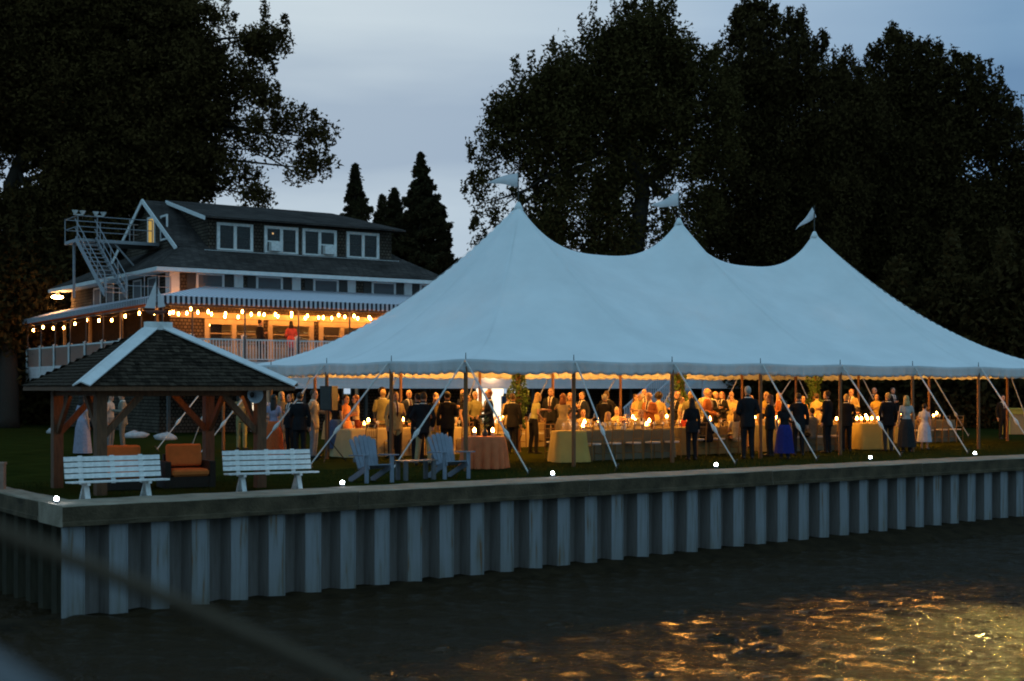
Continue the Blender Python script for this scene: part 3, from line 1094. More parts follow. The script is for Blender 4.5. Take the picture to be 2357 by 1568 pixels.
MB().bb((Gs0 - .04, 5.83, 8.38), (Gs0 - .015, 6.5, 9.32)).build('pane', M_glass, f)

# shed dormer
D0, D1, DT = 3.45, 12.35, 4.05
dm = MB().bb((D0, DT, 7.6), (D1, DT + .1, 9.12))
dm.prism([(D0, DT + .1, 7.7), (D0, DT + .1, 9.1), (D0, 7.8, 10.0)], (0, 0, 0), (.1, 0, 0))
dm.prism([(D1 - .1, DT + .1, 7.7), (D1 - .1, DT + .1, 9.1), (D1 - .1, 7.8, 10.0)], (0, 0, 0), (.1, 0, 0))
dm.build('dormer_wall', M_wallsh, H)
dr2 = MB()
slab(dr2, [(D0 - .35, DT - .55, 9.08), (D1 + .45, DT - .55, 9.08), (D1 - 1.0, tr_ - .1, zr_ + .04), (D0 - .35, tr_ - .1, zr_ + .04)], .08)
slab(dr2, [(D1 + .45, DT - .55, 9.08), (D1 + .6, tr_ - 1.8, 9.3), (D1 - 1.0, tr_ - .1, zr_ + .04)], .06)
dr2.build('dormer_roof', M_shing, H)
MB().bar((D0 - .38, DT - .55, 9.06), (D0 - .38, tr_ - .1, zr_ + .03), .05, .16).build('rake_board', M_trim, H)
MB().bb((D0 - .25, DT - .2, 7.66), (D1 + .3, DT - .002, 7.76)).build('sill', M_trim, H)
units = [(3.81, 5.46), (5.99, 7.6), (7.81, 9.49), (10.0, 11.66)]
for i, (a, b_) in enumerate(units):
    fr = MB()
    mid = (a + b_) / 2
    for x0, x1 in ((a, a + .13), (mid - .07, mid + .07), (b_ - .13, b_)):
        fr.bb((x0, DT - .09, 7.765), (x1, DT - .003, 8.98))
    for x0, x1 in ((a + .13, mid - .07), (mid + .07, b_ - .13)):
        fr.bb((x0, DT - .09, 7.765), (x1, DT - .003, 7.87)).bb((x0, DT - .09, 8.86), (x1, DT - .003, 8.98))
    f = fr.build('dormer_window', M_white, H)
    for j, (x0, x1) in enumerate(((a + .13, mid - .07), (mid + .07, b_ - .13))):
        MB().bb((x0, DT - .035, 7.87), (x1, DT - .03, 8.86)).build('pane', M_glass, f)
        MB().bb((x0, DT - .06, 8.34), (x1, DT - .036, 8.375)).build('sash_bar', M_dark, f)
        if (i, j) in ((1, 0), (2, 1)):
            ac = MB().bb((x0 + .08, DT - .34, 7.875), (x1 - .05, DT - .04, 8.25)).build('air_conditioner', M_white, f)
            ac['label'] = 'white window air conditioner'
            MB().bb((x0, DT - .07, 8.27), (x1, DT - .037, 8.335)).build('sash_rail', M_white, f)
    if i == 1:
        MB().ball((a + .42, DT - .005, 8.66), .05, 8).build('lit_lamp', emat('dim_lamp', (1, .6, .25), .8), f)

# wall lamp on the deck skirt, flood lamp at the left eave
p = HOUSE.w(15.2, -.1, 2.62)
t_ = thing('wall_lamp', 'bright round lamp glowing on the white deck skirt above the doorway', 'lamp', p, HOUSE.a)
MB().bb((-.05, 0, -.05), (.05, .1, .05)).build('bracket', M_dark, t_)
MB().ball((0, -.1, 0), .10, 10).build('globe', emat('skirt_lamp', (1, .62, .30), 120), t_, True)
p = HOUSE.w(0.72, 17.0, 6.5)
t_ = thing('flood_lamp', 'glaring flood lamp under the far left eave of the clubhouse', 'lamp', p, HOUSE.a)
MB().bar((.35, 0, .3), (0, 0, .05), .06, .06).build('bracket', M_dark, t_)
MB().lathe([(0.07, .1), (.16, -.06), (.17, -.1)], n=12).build('shade', M_trim, t_)
MB().ball((0, 0, -.12), (.30, .2, .09), 10).build('lamp_bulb', emat('flood_bulb', (1.0, 0.48, 0.15), 90), t_, True)

# stairs from the deck
M_st = mat('white_stair', (.62, .62, .66), .6, .1, 5)
stp = thing('deck_stairs', 'white wooden stairs with railings going down from the deck behind the tent', 'stairs', HOUSE.w(26.4, -1.15, 0), HOUSE.a + PI)
tm = MB().bb((0, -.55, -.04), (.30, .55, 0)).mesh('tread', M_st)
nst = 15
for k in range(nst):
    obj('tread', tm, stp, (k * .27, 0, HZ - .1 - k * .19))
for y in (-.58, .58):
    MB().bar((-.1, y, HZ - .15), (nst * .27, y, HZ - .25 - nst * .19), .05, .28).build('stringer', M_st, stp)
    MB().bar((0, y, HZ + .85), (nst * .27, y, HZ + .8 - nst * .19), .07, .07).build('handrail', M_st, stp)
    bm2 = MB().bb((-.022, -.022, -.15), (.022, .022, .86)).mesh('baluster', M_st)
    for k in range(nst * 2):
        obj('baluster', bm2, stp, (.05 + k * .135, y, HZ - .08 - k * .095))
MB().bb((-.06, -.64, 0), (.06, -.52, HZ + 1.0)).bb((-.06, .52, 0), (.06, .64, HZ + 1.0)).build('newel_post', M_st, stp)

# iron fire escape on the left gable
fe = thing('fire_escape', 'steel fire escape platform and steep stair on the left gable', 'fire escape', HOUSE.w(0, 0, 0), HOUSE.a)
PZ = 8.22
MB().bb((-1.35, 6.6, PZ - .14), (2.2, 8.5, PZ)).build('platform', M_steel, fe)
for y in (6.62, 8.48):
    rl = MB()
    for z in (.5, .95):
        rl.tube([(-1.33, y, PZ + z), (1.9, y, PZ + z)], .022, 6)
    rl.build('guard_rail', M_steel, fe)
rl = MB()
for z in (.5, .95):
    rl.tube([(-1.33, 6.62, PZ + z), (-1.33, 8.48, PZ + z)], .022, 6)
rl.build('guard_rail', M_steel, fe)
pm_ = MB().tube([(0, 0, 0), (0, 0, .97)], .022, 6).mesh('rail_post', M_steel)
for x, y in ((-1.33, 6.62), (-.5, 6.62), (.9, 6.62), (1.9, 6.62), (-1.33, 8.48), (.2, 8.48), (1.7, 8.48)):
    obj('rail_post', pm_, fe, (x, y, PZ))
MB().bar((-1.2, 7.6, 5.75), (-1.2, 7.6, PZ - .14), .09, .09).build('support_post', M_steel, fe)
MB().bar((1.4, 6.8, 6.9), (.3, 6.8, PZ - .14), .07, .07).build('brace', M_steel, fe)
top, bot = Vector((-1.0, 6.6, PZ - .02)), Vector((-1.0, 2.7, 5.62))
for x in (-.42, .42):
    MB().bar(top + Vector((x, 0, 0)), bot + Vector((x, 0, 0)), .05, .2).build('stringer', M_steel, fe)
    for h_ in (.45, .85):
        MB().tube([top + Vector((x, .1, h_)), bot + Vector((x, 0, h_)), bot + Vector((x, -.25, h_ * .4 - .05))], .02, 6).build('handrail', M_steel, fe)
    for k in range(5):
        q = bot.lerp(top, k / 4.2)
        obj('rail_post', pm_, fe, q + Vector((x, 0, -.1)))
trd = MB().bb((-.4, -.11, -.015), (.4, .11, .015)).mesh('tread', M_steel)
for k in range(13):
    obj('tread', trd, fe, top.lerp(bot, (k + .5) / 13))
lg = MB()
for z in (.5, .95):
    lg.tube([(-.55, 2.7, 5.6 + z - .1), (1.3, 2.7, 5.6 + z - .1)], .02, 6)
for x in (-.5, .2, .8, 1.3):
    lg.tube([(x, 2.7, 5.5), (x, 2.7, 6.46)], .02, 6)
lg.build('landing_rail', M_steel, fe)
for k, x in enumerate((-1.3, -.42)):
    t_ = thing('flood_light', 'pale double flood light on the %s of the fire escape rail' % ('outer corner', 'inner end')[k], 'flood light', HOUSE.w(x, 6.62, PZ + .97), HOUSE.a, 'flood lights on the fire escape')
    for q in (-.16, .16):
        mb = MB()
        mb.lathe([(.05, .0), (.13, .13), (.14, .15)], (q, -.05, .04), 10)
        mb.build('lamp_head', M_white, t_)
    MB().bb((-.2, -.03, 0), (.2, .03, .04)).build('bar', M_white, t_)

# festoon lights under the awning
def festoon(name_lbl, pts, nb, sag, seed):
    t_ = thing('string_lights', name_lbl, 'string lights', HOUSE.w(0, 0, 0), HOUSE.a)
    rr = random.Random(seed)
    pts = [Vector(p) for p in pts]
    seg = [(b - a).length for a, b in zip(pts, pts[1:])]
    tot = sum(seg)
    cab, bl = [], []
    for k in range(nb * 4 + 1):
        d = tot * k / (nb * 4)
        i = 0
        while i < len(seg) - 1 and d > seg[i]:
            d -= seg[i]; i += 1
        q = d / seg[i]
        p = pts[i].lerp(pts[i + 1], q) - Vector((0, 0, sag * math.sin(PI * q)))
        cab.append(p)
        if k % 4 == 2:
            bl.append(p + Vector((0, 0, -.11 + rr.uniform(-.06, .04))))
    MB().tube(cab, .008, 4).build('cable', M_dark, t_)
    me = MB().rings([(0, 0, -.065, .014, .014), (0, 0, -.04, .033, .033), (0, 0, -.01, .042, .042), (0, 0, .03, .032, .032), (0, 0, .07, .02, .02)], 8).mesh('bulb', M_bulb, True)
    so = MB().tube([(0, 0, .06), (0, 0, .11)], .022, 6).mesh('socket', M_black)
    for p in bl:
        o = obj('bulb', me, t_, p)
        obj('socket', so, o, (0, 0, 0))


festoon('string of warm bulbs along the front edge of the striped awning', [(x, .12, 5.08) for x in (.1, 1.2, 3.4, 5.75, 8.1, 10.5, 12.9, 15.2)], 21, .10, 1)
festoon('string of warm bulbs along the left side of the porch', [(.12, 20 - 2.45 * k, 4.98 + .012 * k) for k in range(9)], 11, .12, 2)
festoon('inner string of warm bulbs crossing the porch to the lit windows', [(.4, .8, 5.05), (1.9, 2.0, 5.12), (5.4, 2.6, 5.15), (9.5, 2.6, 5.15), (14, 2.6, 5.15)], 22, .12, 3)
# ------------------------------------------------------------------ gazebo
GA = thing('gazebo', 'low open gazebo with shingled hip roof and white ridge boards by the seawall', 'gazebo', GAZ.o, GAZ.a)
GW, GD, OV = 3.0, 2.35, 0.47
gz0, gz1 = 1.9, 2.94
M_gsh = mat('weathered_shingle', (0.05, 0.036, 0.025), 0.95, 0.5, 8, 0.7, 30, objrand=0.5, stretch=(3, 1, 1), spec=.04)
pm_ = MB().bb((-.09, -.09, -.05), (.09, .09, 1.92)).mesh('post', M_gwood)
for x, y in ((0, 0), (GW, 0), (0, GD), (GW, GD)):
    obj('post', pm_, GA, (x, y, 0))
bmz = MB()
bmz.bb((-.1, -.06, 1.72), (GW + .1, .06, 1.9)).bb((-.1, GD - .06, 1.72), (GW + .1, GD + .06, 1.9)).bb((-.06, .06, 1.725), (.06, GD - .06, 1.895)).bb((GW - .06, .06, 1.725), (GW + .06, GD - .06, 1.895))
bmz.build('beam', M_gwood, GA)
for x, y, dx, dy in ((0, 0, 1, 0), (0, 0, 0, 1), (GW, 0, -1, 0), (GW, 0, 0, 1), (0, GD, 1, 0), (0, GD, 0, -1), (GW, GD, -1, 0), (GW, GD, 0, -1)):
    MB().bar((x + dx * .07, y + dy * .07, 1.05), (x + dx * .72, y + dy * .72, 1.73), .07, .11).build('knee_brace', M_gwood, GA)
cx0, cx1, cy = GW / 2 - .17, GW / 2 + .17, GD / 2
cor = [Vector((-OV, -OV, gz0)), Vector((GW + OV, -OV, gz0)), Vector((GW + OV, GD + OV, gz0)), Vector((-OV, GD + OV, gz0))]
r0, r1 = Vector((cx0, cy, gz1)), Vector((cx1, cy, gz1))
faces = [(cor[0], cor[1], r1, r0), (cor[3], cor[0], r0, r0), (cor[1], cor[2], r1, r1), (cor[2], cor[3], r0, r1)]
dk = MB()
for a, b_, c, d in faces:
    if (c - d).length > .01:
        slab(dk, [a, b_, c, d], -.03)
    else:
        slab(dk, [a, b_, c], -.03)
dk.build('roof_deck', M_gwood, GA)
# shingle courses: the 300 that show largest one by one, the rest joined
sh = []
cs = 0.115
for fi, (a, b_, c, d) in enumerate(faces):
    ex = (b_ - a).normalized()
    up = ((c + d) / 2 - (a + b_) / 2)
    up -= ex * up.dot(ex)
    ht = up.length
    up.normalize()
    nn = ex.cross(up)
    if nn.z < 0:
        nn = -nn
    wid = (b_ - a).length
    tl, tr2 = (d - a).dot(ex), (c - a).dot(ex)
    nc = int(ht / cs)
    rr = random.Random(fi)
    for k in range(nc + 1):
        y0 = k * cs
        q = y0 / ht
        x0, x1 = tl * q, wid + (tr2 - wid) * q
        x = x0 - rr.uniform(0, .1)
        while x < x1 - .02:
            wd = rr.uniform(.085, .17)
            xa, xb = max(x, x0 - .02), min(x + wd - .006, x1 + .02)
            if xb - xa > .03:
                sh.append((fi, a, ex, up, nn, xa, xb, y0 - .03 + rr.uniform(-.008, .008), min(cs + .06, ht - y0 + .05), rr.uniform(0, .008)))
            x += wd


def shing(mb, rec):
    fi, a, ex, up, nn, xa, xb, y0, ln, lift = rec
    o = a + ex * xa + up * y0
    w_ = ex * (xb - xa)
    l_ = up * ln
    lo, hi = nn * (.030 + lift), nn * .010
    th = nn * -.014
    p = [o + lo, o + w_ + lo, o + w_ + l_ + hi, o + l_ + hi]
    v = p + [x + th for x in p]
    mb.add(v, ((0, 1, 2, 3), (7, 6, 5, 4), (0, 4, 5, 1), (1, 5, 6, 2), (2, 6, 7, 3), (3, 7, 4, 0)))
    return mb


front = [r_ for r_ in sh if r_[0] == 0]
left = [r_ for r_ in sh if r_[0] == 1]
front.sort(key=lambda r_: -(r_[6] - r_[5]))
for r_ in front[:300]:
    shing(MB(), r_).build('shingle', M_gsh, GA)
rest = MB()
for r_ in front[300:] + left + [q for q in sh if q[0] > 1]:
    shing(rest, r_)
tag(rest.build('shingles', M_gsh, GA), kind='stuff')
for a, b_ in ((cor[0], r0), (cor[1], r1)):
    d = (b_ - a)
    for sgn in (-1, 1):
        hz = d.cross(Vector((0, 0, 1))).normalized() * sgn
        off = hz * .085 + Vector((0, 0, .052))
        MB().bar(a - d.normalized() * .05 + off, b_ + off, .17, .024, 0, (hz * .42 + Vector((0, 0, 1))).normalized()).build('hip_board', M_trim, GA)
MB().bb((cx0 - .07, cy - .1, gz1), (cx1 + .07, cy + .1, gz1 + .15)).build('ridge_cap', M_white, GA)
fz = MB()
for k in range(4):
    a, b_ = cor[k], cor[(k + 1) % 4]
    fz.bar(a + Vector((0, 0, -.05)), b_ + Vector((0, 0, -.05)), .03, .07)
fz.build('eave_board', M_gwood, GA)
M_gb = emat('small_bulb', (1.0, 0.36, 0.08), 130)
for k, (x, y, wds) in enumerate(((.3, 1.2, 'left of the gazebo centre'), (.95, 1.3, 'by the left gazebo post'), (1.9, 1.5, 'at the gazebo centre'), (2.65, 1.0, 'near the right gazebo post'))):
    t_ = thing('bulb_lamp', 'tiny orange bulb hanging under the gazebo roof ' + wds, 'lamp', GAZ.w(x, y, 1.80), 0, 'bulbs under the gazebo roof')
    MB().ball((0, 0, 0), .035, 8).build('bulb', M_gb, t_)
    MB().tube([(0, 0, .03), (0, 0, .32)], .008, 5).build('cord', M_dark, t_)
# grey dish loudspeaker under the eave
t_ = thing('horn_speaker', 'round grey metal horn hanging under the right gazebo eave', 'horn', GAZ.w(2.75, -.22, 1.74), GAZ.a)
mb = MB()
hp = [(.05, .16), (.055, .06), (.09, 0), (.15, -.06), (.158, -.065), (.15, -.05)]
vs = []
n_ = 16
for r_, y in hp:
    vs += [(r_ * math.cos(2 * PI * k / n_), y - .05, r_ * math.sin(2 * PI * k / n_)) for k in range(n_)]
fs = [(i * n_ + k, i * n_ + (k + 1) % n_, (i + 1) * n_ + (k + 1) % n_, (i + 1) * n_ + k) for i in range(len(hp) - 1) for k in range(n_)]
mb.add(vs, fs)
mb.build('bell', mat('grey_enamel', (.32, .34, .37), .5, .1, 6), t_, True)
MB().ball((0, .1, 0), .075, 10).build('driver', M_dark, t_, True)
MB().bar((0, .08, .05), (0, .2, .14), .03, .03).build('bracket', M_dark, t_)

# sailboat weathervane above the gazebo
sb = thing('weathervane', 'sailboat weathervane with two white sails on the gazebo ridge', 'weathervane', GAZ.w(GW / 2 - .05, GD / 2, gz1 + .13), R(8))
MB().tube([(0, 0, 0), (0, 0, .20)], .012, 6).build('rod', M_dark, sb)
hl = MB()
hl.rings([(0, 0, .16, .12, .03), (0.0, 0, .19, .17, .05), (.01, 0, .235, .20, .06)], 12)
hl.build('hull', mat('red_brown_hull', (.16, .05, .03), .5, .2, 8), sb, True)
MB().tube([(.02, 0, .22), (.02, 0, .84)], .008, 5).build('mast', M_dark, sb)
M_sail = mat('sail_sheet', (.64, .62, .62), .7, .08, 5)
MB().prism([(.0, -.006, .27), (.0, -.006, .78), (-.20, -.006, .28)], (0, 0, 0), (0, .012, 0)).build('sail', M_sail, sb)
MB().prism([(.04, -.006, .28), (.18, -.006, .31), (.04, -.006, .66)], (0, 0, 0), (0, .012, 0)).build('sail', M_sail, sb)

# ------------------------------------------------------------------ garden furniture
def bench(loc, rz, label, W_=1.58):
    t_ = thing('park_bench', label, 'bench', loc, rz, 'white slatted benches facing the water')
    sl = MB().box((0, 0, 0), (W_, .025, .075)).mesh('back_slat', M_white)
    tilt = R(-14)
    def bk(z, off=0):
        return Vector((0, .16 - math.sin(tilt) * (z - .36) - .02 + off, z))
    for k in range(5 if False else 4):
        o = obj('back_slat', sl, t_, bk(.43 + .092 * k))
        o.rotation_euler = (tilt, 0, 0)
    for x in (-W_ * .33, 0, W_ * .30):
        MB().bar(bk(.30, .03) + Vector((x, 0, 0)), bk(.755, .03) + Vector((x, 0, 0)), .07, .03).build('back_support', M_white, t_)
    ss_ = MB().box((0, 0, 0), (W_ + .02, .082, .026)).mesh('seat_slat', M_white)
    for k in range(4):
        obj('seat_slat', ss_, t_, (0, -.28 + .095 * k + .04, .345 + .004 * (3 - k)))
    for x in (-W_ * .33, W_ * .30):
        MB().bar((x, .12, .32), (x, -.27, .325), .05, .05).build('seat_bearer', M_white, t_)
        MB().bar((x - .0, -.06, .31), (x - .0, .19, -.02), .075, .05).build('leg', M_white, t_)
        MB().bar((x, -.10, .31), (x, -.26, -.02), .075, .05).build('leg', M_white, t_)
    return t_


p = G(280, 1158)
bench(WALL.w((p - WALL.o).dot(WALL.u), 1.66, 0.0), WALL.a + R(-3), 'white slatted bench in front of the left gazebo post')
p = G(612, 1132)
bench(WALL.w((p - WALL.o).dot(WALL.u), 2.1, 0.0), WALL.a - R(9), 'white slatted bench in front of the right gazebo post', 1.62)

M_adi = mat('blue_grey_paint', (.19, .22, .27), .6, .15, 6)


def adirondack(loc, rz, label):
    t_ = thing('garden_chair', label, 'garden chair', loc, rz, 'blue garden chairs facing the water')
    for k in range(6):
        q = (k - 2.5)
        a0 = Vector((q * .085, .20, .30)); a1 = Vector((q * .112, .50, .98 - .014 * q * q))
        sl = MB()
        d = (a1 - a0)
        x = Vector((1, 0, 0)); nn = d.cross(x).normalized()
        w0, w1 = .040, .050
        pts = [a0 - x * w0, a0 + x * w0, a1 + x * w1 - d * .06, a1 + x * w1 * .6 - d * .015, a1, a1 - x * w1 * .6 - d * .015, a1 - x * w1 - d * .06]
        sl.prism(pts, (0, 0, 0), nn * .02)
        sl.build('back_slat', M_adi, t_)
    for k in range(5):
        MB().box((0, .16 - k * .105, .29 + k * .022), (.52, .09, .022), Matrix.Rotation(R(-12), 3, 'X')).build('seat_slat', M_adi, t_)
    for x in (-1, 1):
        MB().prism([(x * .37 - .065, .30, .55), (x * .37 + .065, .30, .55), (x * .37 + .075, -.38, .57), (x * .37 - .075, -.38, .57)], (0, 0, 0), (0, 0, .025)).build('arm', M_adi, t_)
        MB().bar((x * .31, -.30, -.02), (x * .31, -.30, .57), .09, .03, 0, (0, 1, 0)).build('leg', M_adi, t_)
        MB().bar((x * .275, -.34, .36), (x * .275, .58, .02), .025, .12).build('side_rail', M_adi, t_)
    MB().bar((-.3, .33, .46), (.3, .33, .46), .03, .08).build('back_brace', M_adi, t_)
    t_.scale = (.9, .9, .96)
    return t_


adirondack(G(858, 1112), R(34), 'blue wooden garden chair to the left of the small dark table')
adirondack(G(1036, 1102), R(32), 'blue wooden garden chair to the right of the small dark table')
p = G(957, 1106)
t_ = thing('side_table', 'small dark slatted side table between the blue garden chairs', 'side table', p, AX * PI / 180)
for k in range(4):
    MB().bb((-.40, -.2 + k * .102, .385), (.40, -.2 + k * .102 + .094, .41)).build('top_slat', mat('dark_grey_paint', (.10, .10, .105), .5), t_)
for x in (-.33, .33):
    for y in (-.15, .15):
        MB().bb((x - .04, y - .03, -.02), (x + .04, y + .03, .384)).build('leg', mat('dark_grey_paint', (.1, .1, .1)), t_)

M_wick = mat('dark_wicker', (.03, .02, .013), .8, .5, 40, .5, 60)
M_orange = mat('orange_cushion', (.62, .17, .035), .95, .15, 6)


def wicker(loc, rz, label):
    t_ = thing('armchair', label, 'armchair', loc, rz, 'dark wicker armchairs in the gazebo')
    fr = MB()
    fr.bb((-.36, -.33, .02), (.36, .33, .22)).bb((-.36, .24, .22), (.36, .34, .62))
    fr.bb((-.47, -.34, .0), (-.361, .34, .50)).bb((.361, -.34, 0), (.47, .34, .50))
    fr.build('frame', M_wick, t_)
    c = MB().bb((-.345, -.38, .225), (.345, .22, .36)).build('seat_cushion', M_orange, t_)
    c.modifiers.new('round', 'BEVEL').width = .04
    c = MB().box((0, .17, .60), (.66, .15, .42), Matrix.Rotation(R(-9), 3, 'X')).build('back_cushion', M_orange, t_)
    bv = c.modifiers.new('round', 'BEVEL'); bv.width = .05; bv.segments = 3
    return t_


wicker(G(428, 1122), R(28), 'dark wicker armchair with orange cushions under the gazebo')
wicker(G(280, 1128), R(15), 'orange cushioned armchair half hidden behind the left white bench')

# white stones on the grass behind the gazebo, low post at far left
M_stone = mat('pale_stone', (.45, .43, .42), .9, .3, 5, .6, 12)
for k, (px, py, sx_, wds) in enumerate(((125, 998, .34, 'on the grass left of the gazebo'), (312, 1008, .5, 'seen through the left half of the gazebo'), (382, 1012, .42, 'seen through the middle of the gazebo'))):
    mb = MB().ball((0, 0, .08), (sx_, sx_ * .6, .17), 10)
    rr = random.Random(k)
    mb.v = [(x * (1 + rr.uniform(-.15, .15)), y * (1 + rr.uniform(-.15, .15)), z * (1 + rr.uniform(-.2, .2))) for x, y, z in mb.v]
    tag(mb.build('stone', M_stone, None, True, G(px, py)), 'low pale stone ' + wds, 'stone', 'pale stones behind the gazebo')
p = G(3, 1141)
t_ = thing('wooden_post', 'short wooden post at the far left edge of the lawn', 'post', p)
MB().bb((-.06, -.06, -.1), (.06, .06, .54)).build('shaft', mat('grey_post_wood', (.30, .19, .14), .8, .3, 6), t_)
MB().bb((-.075, -.075, .54), (.075, .075, .58)).build('cap', mat('grey_post_wood', (.30, .19, .14)), t_)

# ------------------------------------------------------------------ tables and table settings
M_cloth = mat('cream_cloth', (.50, .40, .20), .85, .1, 3)
M_cloth_d = mat('amber_cloth', (.24, .17, .06), .9, .1, 3)
M_cloth_y = mat('yellow_cloth', (.46, .34, .09), .85, .1, 3)
M_cloth_g = mat('grey_green_cloth', (.15, .14, .09), .85, .1, 3)
M_terra = mat('terracotta_cloth', (.60, .15, .05), .85, .2, 4)
M_gold = mat('gilded_wood', (.26, .14, .04), .4, .2, 12, metal=.3)
M_cush = mat('white_cushion', (.58, .54, .50), .7, .06, 6)
M_tablewood = mat('plain_table_wood', (.3, .2, .1), .7)
M_holder = mat('candle_glass', (.55, .40, .24), .2, .1, 5)
M_plate = mat('white_china', (.75, .73, .68), .3, .04, 4)
M_leafc = mat('posy_leaf', (.06, .10, .03), .7, .3, 9)
M_petal = mat('posy_petal', (.75, .45, .30), .7, .3, 12)
M_clear = glassmat('clear_glass', (.8, .8, .8), .35, .05)

ch0 = None


def make_chair(loc, rz, label):
    t_ = thing('banquet_chair', label, 'chair', loc, rz, 'gilded banquet chairs with white seats')
    s_ = MB().rings([(0, 0, .425, .19, .185), (0, 0, .44, .205, .2), (0, 0, .47, .2, .195)], 10).build('seat', M_cush, t_)
    lm = MB().tube([(0, 0, -.01), (0, 0, .43)], [.014, .018], 5).mesh('leg', M_gold)
    for x in (-.17, .17):
        obj('leg', lm, t_, (x, -.16, 0))
        MB().tube([(x, .18, -.01), (x, .165, .43), (x * .96, .21, .92)], [.014, .017, .014], 5).build('leg', M_gold, t_)
    fr = MB()
    for z in (.56, .80, .915):
        fr.bar((-.165, .175 + (z - .43) * .09, z), (.165, .175 + (z - .43) * .09, z), .02, .025)
    for k in range(5):
        x = -.11 + k * .055
        fr.tube([(x, .185, .56), (x, .205, .80)], .008, 4)
    fr.build('back_frame', M_gold, t_)
    st = MB()
    st.bar((-.16, -.16, .2), (-.16, .17, .2), .015, .015).bar((.16, -.16, .2), (.16, .17, .2), .015, .015)
    st.build('stretcher', M_gold, t_)
    return t_


def chair(loc, rz, label):
    global ch0
    if ch0 is None:
        ch0 = make_chair(loc, rz, label)
        return ch0
    return dup(ch0, loc, rz, label, 'gilded banquet chairs with white seats')


cd0 = None


def candle(loc, label):
    global cd0
    if cd0 is None:
        cd0 = thing('candle', label, 'candle', loc, 0, 'lit candles on the tables')
        MB().lathe([(.035, 0), (.042, .02), (.042, .10), (.036, .10), (.034, .03), (.001, .028)], n=8).build('holder', M_holder, cd0)
        MB().rings([(0, 0, .09, .012, .012), (0, 0, .115, .036, .036), (0, 0, .155, .033, .033), (0, 0, .20, .006, .006)], 8).build('flame', M_flame, cd0, True)
        return cd0
    return dup(cd0, loc, 0, label)


wg0 = None


def wineglass(loc, label):
    global wg0
    if wg0 is None:
        wg0 = thing('wine_glass', label, 'wine glass', loc, 0, 'wine glasses on the tables')
        MB().lathe([(.034, 0), (.03, .006), (.006, .012), (.005, .09)], n=7).build('stem', M_clear, wg0)
        MB().lathe([(.008, .09), (.036, .12), (.04, .16), (.034, .20), (.031, .20), (.034, .16), (.005, .11)], n=8).build('bowl', M_clear, wg0)
        return wg0
    return dup(wg0, loc, 0, label)


def drape(w_, d_, h_, flare, folds, seed):
    """table cloth: flat top, four hanging sides with folds, hem just off the grass"""
    rr = random.Random(seed)
    loop = []
    n1, n2 = max(6, int(w_ / .07)), max(6, int(d_ / .07))
    for k in range(n1):
        loop.append((-w_ / 2 + w_ * k / n1, -d_ / 2, 0, -1))
    for k in range(n2):
        loop.append((w_ / 2, -d_ / 2 + d_ * k / n2, 1, 0))
    for k in range(n1):
        loop.append((w_ / 2 - w_ * k / n1, d_ / 2, 0, 1))
    for k in range(n2):
        loop.append((-w_ / 2, d_ / 2 - d_ * k / n2, -1, 0))
    n_ = len(loop)
    ph = [rr.uniform(0, 6) for _ in range(4)]
    rows = [0, .08, .3, .6, 1.0]
    vs, fs = [], []
    for q in rows:
        for k, (x, y, nx, ny) in enumerate(loop):
            f = math.sin(k * folds + ph[0]) + .6 * math.sin(k * folds * 1.83 + ph[1]) + .4 * math.sin(k * folds * .41 + ph[2])
            out = .012 + q * (flare + .028 * f)
            vs.append((x + nx * out, y + ny * out, h_ - q * (h_ - .02)))
    for r_ in range(len(rows) - 1):
        for k in range(n_):
            k2 = (k + 1) % n_
            fs.append((r_ * n_ + k, (r_ + 1) * n_ + k, (r_ + 1) * n_ + k2, r_ * n_ + k2))
    fs.append(tuple(range(n_)))
    return MB().add(vs, fs)


TB = [  # words, s0, s1, t0, t1, cloth, seats near / far (1 chair, 0 none)
    ('nearest long table', 4.55, 7.9, 1.75, 2.75, M_cloth_g, 1, 1),
    ('table before second pole', 8.8, 11.2, 2.5, 3.5, M_cloth_d, 1, 1),
    ('second nearest long table', 12.4, 15.0, 2.2, 3.2, M_cloth_g, 1, 1),
    ('table before third pole', 15.9, 18.1, 2.9, 3.9, M_cloth_d, 1, 1),
    ('table behind blue chairs', .75, 4.6, 6.6, 7.6, M_cloth, 1, 1),
    ('table behind terracotta cloth', 6.2, 11.4, 9.3, 10.3, M_cloth, 1, 1),
    ('long middle table', 8.0, 13.2, 5.4, 6.4, M_cloth, 1, 1),
    ('table by right vine', 15.4, 19.8, 6.4, 7.4, M_cloth, 1, 1),
    ('far back table', 13.4, 18.2, 9.6, 10.6, M_cloth, 0, 1),
    ('table near the bar', 20.4, 23.4, 4.2, 5.2, M_cloth_g, 1, 0),
]
cnt = 0
TOP = .765
